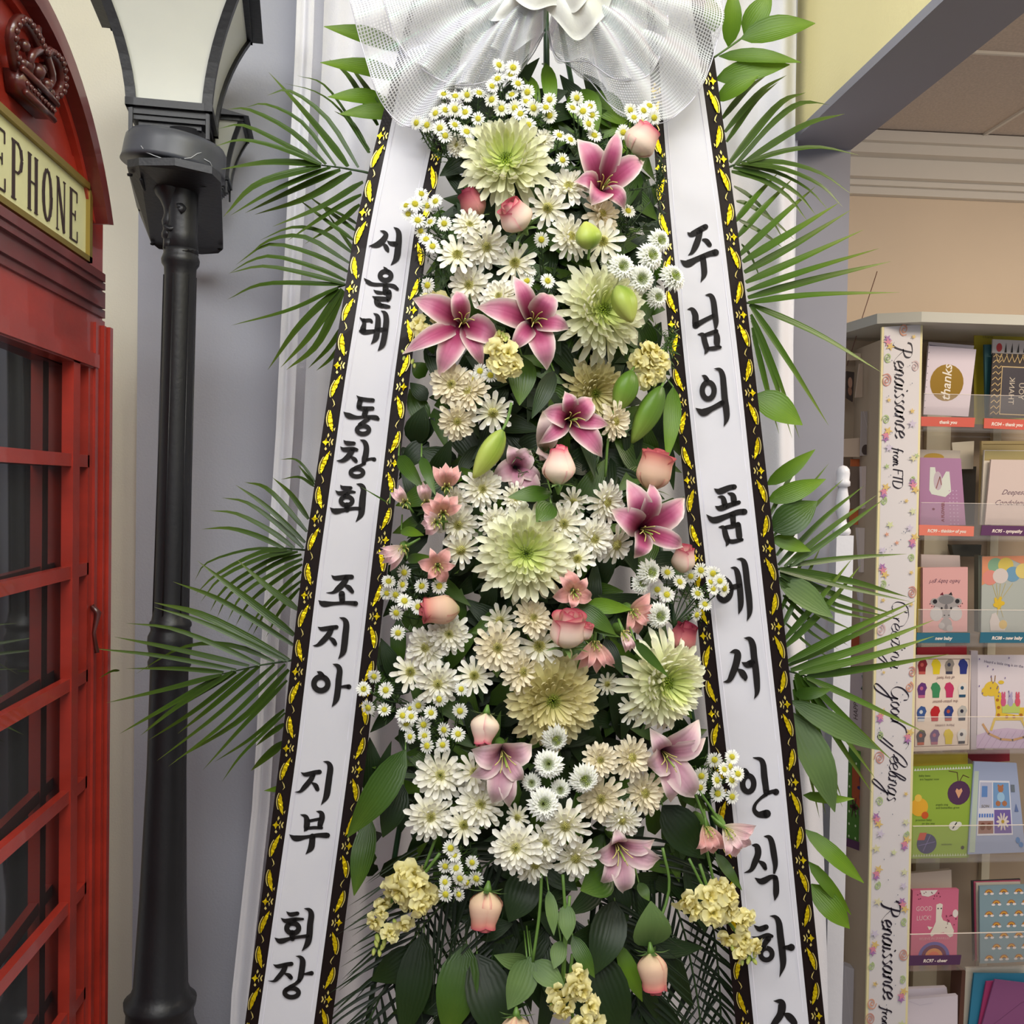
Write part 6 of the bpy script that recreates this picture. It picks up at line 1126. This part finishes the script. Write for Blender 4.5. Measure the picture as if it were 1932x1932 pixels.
BC=cb.mesh('c'); BC.materials.append(MT['button_core'])
for i,(x,y,r) in enumerate(((1242,455,25),(1225,485,29),(1208,527,29),(1172,505,28),(1267,525,29),(1238,562,22),(1046,1392,28),(1035,1441,30),(1101,1468,31),(1025,1517,33),(1003,1476,20),(1057,1488,21),(1223,1079,27),(1207,1103,20),(1241,1161,27),(1146,496,16))):
    p=FP(x,y,-.035 if r>22 else -.02); t=thing('button_mum',lab('round white button mum',x,y),'flower',p,'white button mums'); place(t,p,nrm_at(x,y,rf2.uniform(-.3,.3),rf2.uniform(-.3,.3)),i,r*S(p))
    o=inst('petals',BM[i%2],t,Matrix.Identity(4)); o['kind']='stuff'; inst('flower_centre',BC,t,Matrix.Identity(4))
# ------------------------------------------------------------------ asters: one branching sprig per cluster
def aster_mesh(seed,n):
    rr=random.Random(seed); b=MB()
    for i in range(n):
        a=2*PI*i/n+rr.uniform(-.08,.08); d=Vector((math.cos(a),math.sin(a),0)); r=rr.uniform(.9,1.05); b.blade([d*.25,d*r*.7+Vector((0,0,.08)),d*r+Vector((0,0,rr.uniform(-.08,.1)))],.24,(0,0,1),roundp,3,1,.2)
    return b
AM=[]
for s_,n_ in ((1,19),(2,21),(3,17)): m_=aster_mesh(s_,n_).mesh('p'); m_.materials.append(MT['aster_white']); AM.append(m_)
cb=MB(); cb.lathe([(.36,0),(.36,.10),(.25,.2),(0,.25)],None,10)
for i in range(26):
    f=(i+.5)/26; a=i*2.4; r=.34*math.sqrt(f); q=Vector((r*math.cos(a),r*math.sin(a),.24-.12*f)); cb.lathe([(.05,0),(.04,.05),(0,.07)],Matrix.Translation(q),5)
AC=cb.mesh('c'); AC.materials.append(MT['aster_core'])
AST=[('dense aster sprig at the very top under the net bow',[(941,123),(964,141),(939,149),(968,128),(928,163),(977,158),(966,179),(995,174),(993,191),(1006,204),(971,204),(982,215),(997,236)],(985,300)),
('aster sprig upper left below the net bow',[(859,182),(881,179),(904,176),(928,188),(946,205),(837,178),(858,206),(878,212),(902,224),(840,208),(880,249),(858,236)],(890,310)),
('lowest left tip of asters crossing the left sash top',[(806,236),(830,242),(840,256),(786,232),(822,214)],(850,300)),
('small aster pair right of the easel rod',[(1037,188),(1037,218),(1030,203),(1055,256),(1076,264),(1061,302)],(1040,330)),
('aster sprig between the easel rod and topmost lily',[(1088,185),(1080,204),(1100,210),(1113,201),(1110,234),(1117,218),(1121,256)],(1110,320)),
('asters at upper right under the net by the pink rose',[(1189,208),(1214,209),(1209,231),(1234,222),(1176,250),(1196,222),(1225,200)],(1180,300)),
('aster sprig overlapping the left sash inner border',[(795,366),(767,388),(783,385),(807,388),(822,380),(788,416),(812,419),(838,422),(794,436),(804,452),(816,465),(770,404)],(870,460)),
('single aster between white mums near the top centre',[(1021,452),(1033,530)],(1040,560)),('single aster by the right edge under the topmost lily',[(1185,398)],(1150,440)),
('small aster above the upper lilies',[(998,511),(994,530)],(1000,560)),('single aster beside the left sash above the leftmost lily',[(807,538),(803,560)],(850,560)),
('asters peeking over the tan mums below the leftmost lily',[(906,700),(890,716),(925,708),(872,706)],(900,760)),
('aster group at the left sash under the salmon alstroemeria',[(733,1097),(760,1103),(763,1080),(796,1106),(730,1119),(747,1122),(763,1134),(789,1145),(748,1156),(751,1194),(829,1106)],(830,1160)),
('aster group spilling over the right sash beside its letters',[(1259,1080),(1282,1098),(1303,1087),(1240,1112),(1258,1122),(1322,1076),(1345,1082),(1358,1096),(1316,1120),(1345,1111),(1340,1098),(1314,1160),(1330,1140),(1366,1110)],(1270,1180)),
('small aster sprig on the left sash border by the lowest palm',[(706,1276),(728,1302),(725,1339),(695,1335),(686,1300)],(780,1330)),
('densest aster cluster left of the pink rosebud',[(870,1300),(868,1341),(829,1319),(813,1345),(789,1331),(774,1337),(776,1352),(766,1365),(799,1367),(801,1388),(774,1390),(838,1377),(864,1385),(835,1405),(806,1407),(760,1350)],(850,1420)),
('aster cluster on the right sash above the alstroemeria',[(1348,1433),(1381,1428),(1377,1446),(1323,1464),(1352,1472),(1380,1472),(1321,1486),(1354,1497),(1381,1503),(1392,1460),(1366,1452)],(1290,1500)),
('aster cluster at lower left above the peach rose',[(857,1613),(891,1627),(840,1634),(861,1638),(868,1657),(899,1657),(840,1664),(866,1687),(841,1687),(850,1600),(880,1665)],(900,1600))]
for lb,L,src in AST:
    t=thing('aster_sprig',lb,'flower',FP(src[0],src[1],.02)); c=FP(src[0],src[1],.02)
    for i,(x,y) in enumerate(L):
        p=FP(x,y,-.025+rf2.uniform(-.008,.008)); me=AM[i%3]; s_=rf2.uniform(14,17)*S(p)
        o=inst('blossom',me,t,Matrix.Translation(p-c)@orient(nrm_at(x,y,rf2.uniform(-.5,.5),rf2.uniform(-.3,.6)),i)@Matrix.Scale(s_,4)); inst('blossom_centre',AC,o,Matrix.Identity(4))
        m_=p.lerp(c,.45)+Vector((0,.02,-.01)); MB().tube(spl([p,m_,c],6),.0009,5).build('stem',MT['stem_dark'],t)
        nb=MB()
        for j in range(14):
            q=p.lerp(m_,j/14); d=Vector((rf2.uniform(-1,1),rf2.uniform(-.4,.8),rf2.uniform(-.3,1))).normalized()*S(q)*rf2.uniform(7,15); nb.blade([q,q+d],S(q)*2.6,(0,-1,.2),lancep,2,1,0)
        nb.build('leaflets',MT['leaf_green'],t,kind='stuff')
# ------------------------------------------------------------------ lilies
def lily(lb,c,tips,m='lily_pink',off=-.03,w=40,deep=.035,name='lily',cat='flower',stam=True,w2=None,fil='filament',ts=1.0,fw=.02,group=None,buildname='petal'):
    C=FP(c[0],c[1],off); t=thing(name,lb,cat,C,group); T0=C+Vector((0,deep,0)); n=len(tips)
    for i,q in enumerate(tips):
        x,y=q[:2]; to=q[2] if len(q)>2 else .0; B=PY(x,y,C.y+to*.01); d=B-C; L=d.length; wi=(w if i%2==0 else (w2 or w*.72))*S(C); 
        if len(q)>3: wi=q[3]*S(C)
        pts=[T0,C+d*.30+Vector((0,-fw*.3,0)),C+d*.66+Vector((0,-fw,0)),B]
        MB().blade(pts,wi,(d.x/L*-.35,-1,d.z/L*-.35),lilyp,9,4,.28 if i%2==0 else .2,.05,i+x).build(buildname,MT[m],t)
    if stam:
        for i in range(6):
            a=i*1.05; MB().tube(spl([T0,C+Vector((math.cos(a)*.006,-.02,math.sin(a)*.006)),C+Vector((math.cos(a)*.014*ts,-.035*ts,math.sin(a)*.012*ts-.004))],6),.0007,5).build('stamen',MT[fil],t)
        MB().tube([T0,C+Vector((.001,-.045*ts,-.004))],[.001,.0013],6).build('pistil',MT['bud_dark'],t)
    MB().lathe([(.0,.0),(.006,.01),(.008,.03),(.005,.05)],Matrix.Translation(T0)@Matrix.Rotation(-PI/2,4,'X'),8).build('calyx',MT['stem_green'],t)
    return t
lily('topmost pink lily with six open petals beside the upright pink rose',(1138,352),[(1089,263),(1164,248,-1),(1214,304),(1178,395),(1115,387,-3),(1082,343)],w=44,off=-.035)
lily('leftmost open lily, pink, tip reaching over the left sash',(874,606),[(779,565),(860,549),(942,648),(911,694),(826,712),(759,668,-2)],w=46,off=-.03)
lily('dark magenta lily at the upper middle',(1008,605),[(899,580),(968,521),(1042,556),(1073,621),(1032,698),(963,664)],w=46,off=-.035)
lily('drooping pink lily at the middle facing down',(1078,790),[(1024,778),(1066,738),(1117,752),(1148,803),(1136,863),(1016,838)],w=40,off=-.03)
lily('cup shaped pink lily touching the right sash at mid height',(1216,1000),[(1182,906),(1228,906),(1291,940),(1288,1031),(1152,962),(1196,1052)],w=46,off=-.045,fw=.028)
lily('lower left lily, muted pink, below the pink rosebud',(950,1425),[(889,1415),(887,1464),(930,1516),(961,1524),(1003,1404),(986,1472)],'lily_pale',w=44,off=-.03)
lily('pale pink lily at lower right with curled white petals',(1256,1425),[(1317,1358),(1330,1392),(1310,1503),(1264,1513),(1219,1442),(1226,1374)],'lily_pale',w=48,off=-.035)
lily('lowest lily, dusky pink, right of the lowest daisy mums',(1166,1597),[(1246,1620),(1236,1583),(1176,1684),(1131,1668),(1122,1610),(1160,1560)],'lily_pale',w=40,off=-.01)
lily('shaded mauve lily hanging in the gap left of the pear shaped rose',(975,880),[(1014,940),(966,930),(930,900),(1020,905),(1000,850),(960,840)],'lily_pale',w=38,off=.035,stam=False)
lily('pale lily back petal standing left of the drooping lily',(1030,850),[(1025,775),(1045,800),(1018,868)],'lily_back',w=34,off=.01,stam=False)
# ------------------------------------------------------------------ lily buds
def bud(lb,a,b,w,off=-.03,m='bud_green',dy=0,stem=None,open_=False):
    A=FP(a[0],a[1],off); B=PY(b[0],b[1],A.y+dy); L=(B-A).length; t=thing('lily_bud',lb,'flower bud',A); ax_=(B-A).normalized(); M_=Matrix.Translation(A)@orient(ax_)
    R_=w/2*S(A); b_=MB(); n=12; k=18; v=[];tt=[];ss=[]
    for i in range(n+1):
        u=i/n; r=R_*max(.05,(math.sin(PI*min(1,(u**.85)*.93+.05)))**.8)
        for j in range(k): 
            an=2*PI*j/k; rr=r*(1+.10*math.cos(3*an)); v.append(M_@Vector((rr*math.cos(an),rr*math.sin(an),u*L))); tt.append(u); ss.append(abs(math.cos(1.5*an)))
    f=[(i*k+j,i*k+(j+1)%k,(i+1)*k+(j+1)%k,(i+1)*k+j) for i in range(n) for j in range(k)]; f.append([n*k+j for j in range(k)]); b_.add(v,f,tt,ss); b_.build('bud',MT[m],t)
    if stem: MB().tube(spl([A]+[FP(x,y,off+.01) for x,y in stem],8),.0021,6).build('stem',MT['stem_green'],t)
bud('stubby lime bud standing over the cream mum right of the top rose',(1112,470),(1104,418),50,-.05,dy=-.01,stem=[(1110,490)])
bud('lime green bud lying over the upper right giant mum',(1165,540),(1192,608),48,-.075,dy=-.01)
bud('long lime bud hanging from a stem above the bright central mum',(948,812),(893,902),44,-.05,stem=[(958,790),(965,760)])
bud('dark green bud, left one of the pair near the right sash',(1192,700),(1162,778),46,-.02,'bud_dark',stem=[(1198,690)]) ; bud('long dark green bud, right one of the pair near the right sash',(1248,730),(1192,836),46,-.02,'bud_dark',stem=[(1255,715)])
t=thing('bare_stem','thin green stem running down under the paired dark buds','stem',FP(1155,780,-.01)); MB().tube(spl([FP(1158,775,-.012),FP(1147,830,-.01),FP(1142,900,.0)],8),.002,6).build('stem',MT['stem_green'],t)
# ------------------------------------------------------------------ roses
def rose(lb,a,b,r,m='rose_blush',off=-.03,dy=-.01,op=.62,cat='flower',name='rose_bud',sep=True):
    A=FP(a[0],a[1],off); B=PY(b[0],b[1],A.y+dy); L=(B-A).length; t=thing(name,lb,cat,A); M_=Matrix.Translation(A)@orient(B-A,R.uniform(0,6)); R_=r*S(A)
    def prof_(u,k): return (.22+.78*math.sin(PI/2*min(1,u/.42))) if u<.42 else 1-(1-op)*((u-.42)/.58)**1.3
    for k,(a0,span,sc_,hh,fl) in enumerate(((0,2.7,1.0,.96,.16),(2.1,2.7,1.03,1.0,.12),(4.2,2.7,1.06,.93,.2),(1.0,3.2,.82,1.03,.05),(3.2,3.2,.66,1.05,.03),(5.2,3.6,.46,1.06,.02),(2,4.4,.26,1.04,0))):
        n,mm=9,9; rows=[];tt=[];ss=[]
        for i in range(n+1):
            u=i/n; row=[]
            for j in range(mm+1):
                q=2*j/mm-1; th=a0+span/2*q; e=1-.13*abs(q)**3; rr=R_*sc_*prof_(u,k)*(1+.02*q)
                if u>.8: rr+=R_*fl*((u-.8)/.2)**2*(1-.3*abs(q))+R_*.03*math.sin(th*5+k)
                row.append(M_@Vector((rr*math.cos(th),rr*math.sin(th),L*hh*u*e))); tt.append(u); ss.append(abs(q))
            rows.append(row)
        MB().grid(rows,tt,ss).build('petal',MT[m],t)
    if sep:
        for k in range(5):
            an=k*1.257; d=Vector((math.cos(an),math.sin(an),0)); pts=[M_@(d*R_*.1),M_@(d*R_*.75+Vector((0,0,L*.04))),M_@(d*R_*1.35+Vector((0,0,-L*.02)))]
            MB().blade(pts,R_*.34,-(B-A),lancep,5,2,.2).build('sepal',MT['leaf_sage'],t)
        q=M_@Vector((0,0,-L*.25)); MB().tube([M_@Vector((0,0,L*.03)),M_@Vector((0,0,-L*.1)),q],[R_*.32,R_*.2,R_*.08],8).build('stem',MT['stem_green'],t)
    return t
rose('upright pink rose bud at top right beside the right sash',(1190,290),(1228,240),32,'rose_blush',-.05)
rose('pale rose bud under the topmost giant mum, opening to the left',(988,432),(958,384),31,'rose_blush',-.055,dy=-.02)
rose('dark red rose bud half hidden left of the topmost giant mum',(905,412),(878,358),24,'rose_dark',.0)
rose('pear shaped pale pink rose bud in the middle',(1054,915),(1056,842),31,'rose_blush',-.055,dy=-.005,op=.36)
rose('coral pink rose above the lily touching the right sash',(1224,924),(1244,852),32,'rose_peach',-.045,op=.85)
rose('peach rose lying on its side left of centre, lower part',(866,1150),(796,1152),27,'rose_peach',-.035,op=.75,sep=False)
rose('blush rose in the lower centre with darker rim',(1068,1222),(1076,1158),32,'rose_blush',-.05,dy=-.015,op=.85)
rose('tiny rose bud touching the blush rose on its right',(1100,1206),(1110,1178),13,'rose_blush',-.06,op=.8,name='small_rose_bud')
rose('pink rose peeking behind the right sash edge',(1286,1080),(1294,1030),22,'rose_blush',-.01,sep=False)
rose('muted rose behind the giant mum near the right sash',(1278,1228),(1300,1178),26,'rose_dark',-.005,sep=False)
rose('pointed pink rosebud beside the densest asters',(918,1345),(909,1408),27,'rose_blush',-.045,op=.42)
rose('peach rose hanging upside down left of the trailing stems',(920,1680),(912,1754),31,'rose_peach',-.03,op=.62)
rose('peach rose hanging low on the right beside the stock',(1228,1796),(1236,1872),27,'rose_peach',-.02,op=.7)
rose('rose cut by the bottom edge under the sage leaves',(974,1915),(974,1980),28,'rose_peach',-.03,op=.6)
# ------------------------------------------------------------------ alstroemeria
def als(lb,a,ang,L,spread=38,m='alstro_pink',off=-.045,n=6,w=20):
    an=math.radians(ang); t=[]
    for i in range(n):
        q=an+math.radians(spread)*(2*i/(n-1)-1); l=L*(1-.12*(i%2)); t.append((a[0]+math.cos(q)*l,a[1]+math.sin(q)*l,(-1.5 if i%2 else 1)))
    c=(a[0]+math.cos(an)*L*.12,a[1]+math.sin(an)*L*.12)
    o=lily(lb,c,t,m,off,w,deep=.012,name='alstroemeria',ts=.5,fw=.012,w2=w*.7); A=FP(*c,off)
    MB().tube([A,FP(a[0]-math.cos(an)*L*.5,a[1]-math.sin(an)*L*.5,off+.01)],[.003,.0015],6).build('stem',MT['stem_green'],o)
als('coral striped alstroemeria at upper left of the lower bouquet',(842,925),-85,52,34,off=-.04); als('pink alstroemeria bud beside the left sash, upper one',(768,952),-128,40,16,'alstro_light',-.04,5,12); als('pale alstroemeria bud between two narrow leaves',(806,955),-100,48,14,'alstro_light',-.035,5,13)
als('salmon alstroemeria facing out left of the white mums',(836,975),-92,48,60,off=-.05,w=24); als('white edged alstroemeria petal cup under the salmon one',(828,985),175,34,40,'alstro_light',-.055,5,20)
als('pink alstroemeria trumpet lying over the left sash',(768,1030),150,58,26,'alstro_light',-.05,6,15); als('open salmon alstroemeria beside the asters at left',(826,1064),95,38,150,off=-.045,w=24)
als('salmon alstroemeria below the brightest central mum',(1080,1112),60,40,165,off=-.05,w=28); als('dim salmon alstroemeria trumpet near the right button mums',(1188,1150),30,50,70,off=-.02,w=22)
als('salmon alstroemeria trumpet hanging down left of the right giant mum',(1122,1205),95,66,40,off=-.035,w=20); als('closed pink and green alstroemeria bud over the small leaves',(1174,1188),70,44,12,'alstro_light',-.065,5,12)
als('pink alstroemeria at lower right, left one of the pair',(1332,1555),82,58,30,off=-.035,w=22); als('pink alstroemeria over the right sash, right one of the pair',(1365,1560),42,62,44,'alstro_light',-.055,6,24)
t=thing('trailing_stem','pale green stems leading down to the alstroemeria pair on the right','stem',FP(1310,1500,-.02)); 
for q in ([(1305,1480),(1320,1520),(1338,1560)],[(1310,1480),(1335,1515),(1368,1565)],[(1300,1620),(1330,1680),(1345,1700)]): MB().tube(spl([FP(x,y,-.03) for x,y in q],6),.002,6).build('stem',MT['stem_green'],t)
# ------------------------------------------------------------------ stock
def floret_mesh(seed):
    rr=random.Random(seed); b=MB()
    for n,rad,z in ((4,1.0,.05),(4,.74,.3),(3,.45,.5)):
        for i in range(n):
            a=2*PI*i/n+rr.uniform(-.3,.3)+z*4; d=Vector((math.cos(a),math.sin(a),0)); r=rad*rr.uniform(.85,1.1)
            b.blade([Vector((0,0,0)),d*r*.55+Vector((0,0,z+.15)),d*r+Vector((0,0,z+rr.uniform(-.2,.15)))],1.05*rad,(0,0,1),petalp,6,5,.2,.10,seed*20+i)
    return b
FMs=[]
for s_ in range(4): m_=floret_mesh(s_+1).mesh('f'); m_.materials.append(MT['stock_yellow']); FMs.append(m_)
bm_=MB(); bm_.lathe([(0,-.9),(.4,-.6),(.5,0),(.35,.6),(0,.9)],None,8); SBM=bm_.mesh('b'); SBM.materials.append(MT['stock_bud'])
def stock(lb,L,buds,stem,off=-.03):
    c=FP(L[0][0],L[0][1],off); t=thing('stock_spray',lb,'flower',c)
    for i,(x,y,r) in enumerate(L):
        p=FP(x,y,off+rf2.uniform(-.012,.008)); inst('floret',FMs[i%4],t,Matrix.Translation(p-c)@orient(Vector((rf2.uniform(-.8,.8),-1,rf2.uniform(-.6,.6))),i*1.3)@Matrix.Scale(r*1.22*S(p),4))
    for x,y,r in buds:
        p=FP(x,y,off); inst('bud',SBM,t,Matrix.Translation(p-c)@orient(Vector((rf2.uniform(-.6,.6),-.5,-1)))@Matrix.Scale(r*S(p),4))
    MB().tube(spl([FP(x,y,off+.012) for x,y in stem],10),.0024,6).build('stem',MT['stem_green'],t)
stock('yellow stock spray at lower left beside the left sash',[(752,1652,24),(775,1650,24),(758,1680,24),(740,1672,20),(785,1672,22),(770,1695,22),(800,1665,22),(805,1690,22),(792,1708,20),(722,1702,18),(710,1738,17),(734,1760,17),(762,1742,17),(720,1722,12)],[(710,1780,9),(722,1786,9),(705,1796,8),(716,1798,8),(725,1778,9),(712,1770,10),(745,1740,8)],[(830,1610),(790,1660),(730,1710),(712,1790)])
stock('yellow stock spray at lower right crossing the right sash',[(1292,1695,22),(1305,1715,20),(1335,1690,24),(1352,1700,26),(1372,1690,22),(1345,1722,24),(1370,1715,22),(1362,1668,16),(1398,1738,20),(1376,1768,20),(1410,1728,14),(1422,1784,17),(1394,1796,18),(1408,1772,16)],[(1424,1800,9),(1412,1812,9),(1424,1814,8),(1382,1790,8),(1400,1815,8)],[(1320,1630),(1345,1700),(1390,1760),(1418,1812)],-.04)
stock('pale yellow stock spray at the bottom centre',[(1088,1836,18),(1078,1862,22),(1096,1868,20),(1052,1884,22),(1064,1902,20),(1112,1900,20),(1120,1925,18),(1076,1935,20),(1046,1868,16),(1098,1930,18)],[(1040,1900,8),(1102,1850,8)],[(1080,1800),(1075,1860),(1085,1960)],-.025)
stock('yellow stock cluster between the leftmost and dark lilies',[(945,640,15),(936,662,20),(958,668,20),(945,690,22),(968,690,18),(930,684,18),(952,700,18)],[(950,632,8),(942,628,8),(955,640,8)],[(950,700),(948,660),(948,630)],-.045)
stock('yellow stock cluster at right under the upper right giant mum',[(1212,668,18),(1230,665,20),(1245,682,18),(1222,690,22),(1205,685,18),(1240,702,18),(1218,715,18)],[(1236,724,8),(1205,702,8),(1250,665,8)],[(1235,740),(1225,700),(1225,665)],-.01)
stock('small dull yellow stock cluster behind the leftmost lily',[(818,568,20),(835,572,18),(826,586,20),(792,614,18),(800,628,16)],[(760,664,6),(762,676,6),(778,682,7),(782,690,6)],[(840,600),(815,575)],-.0)
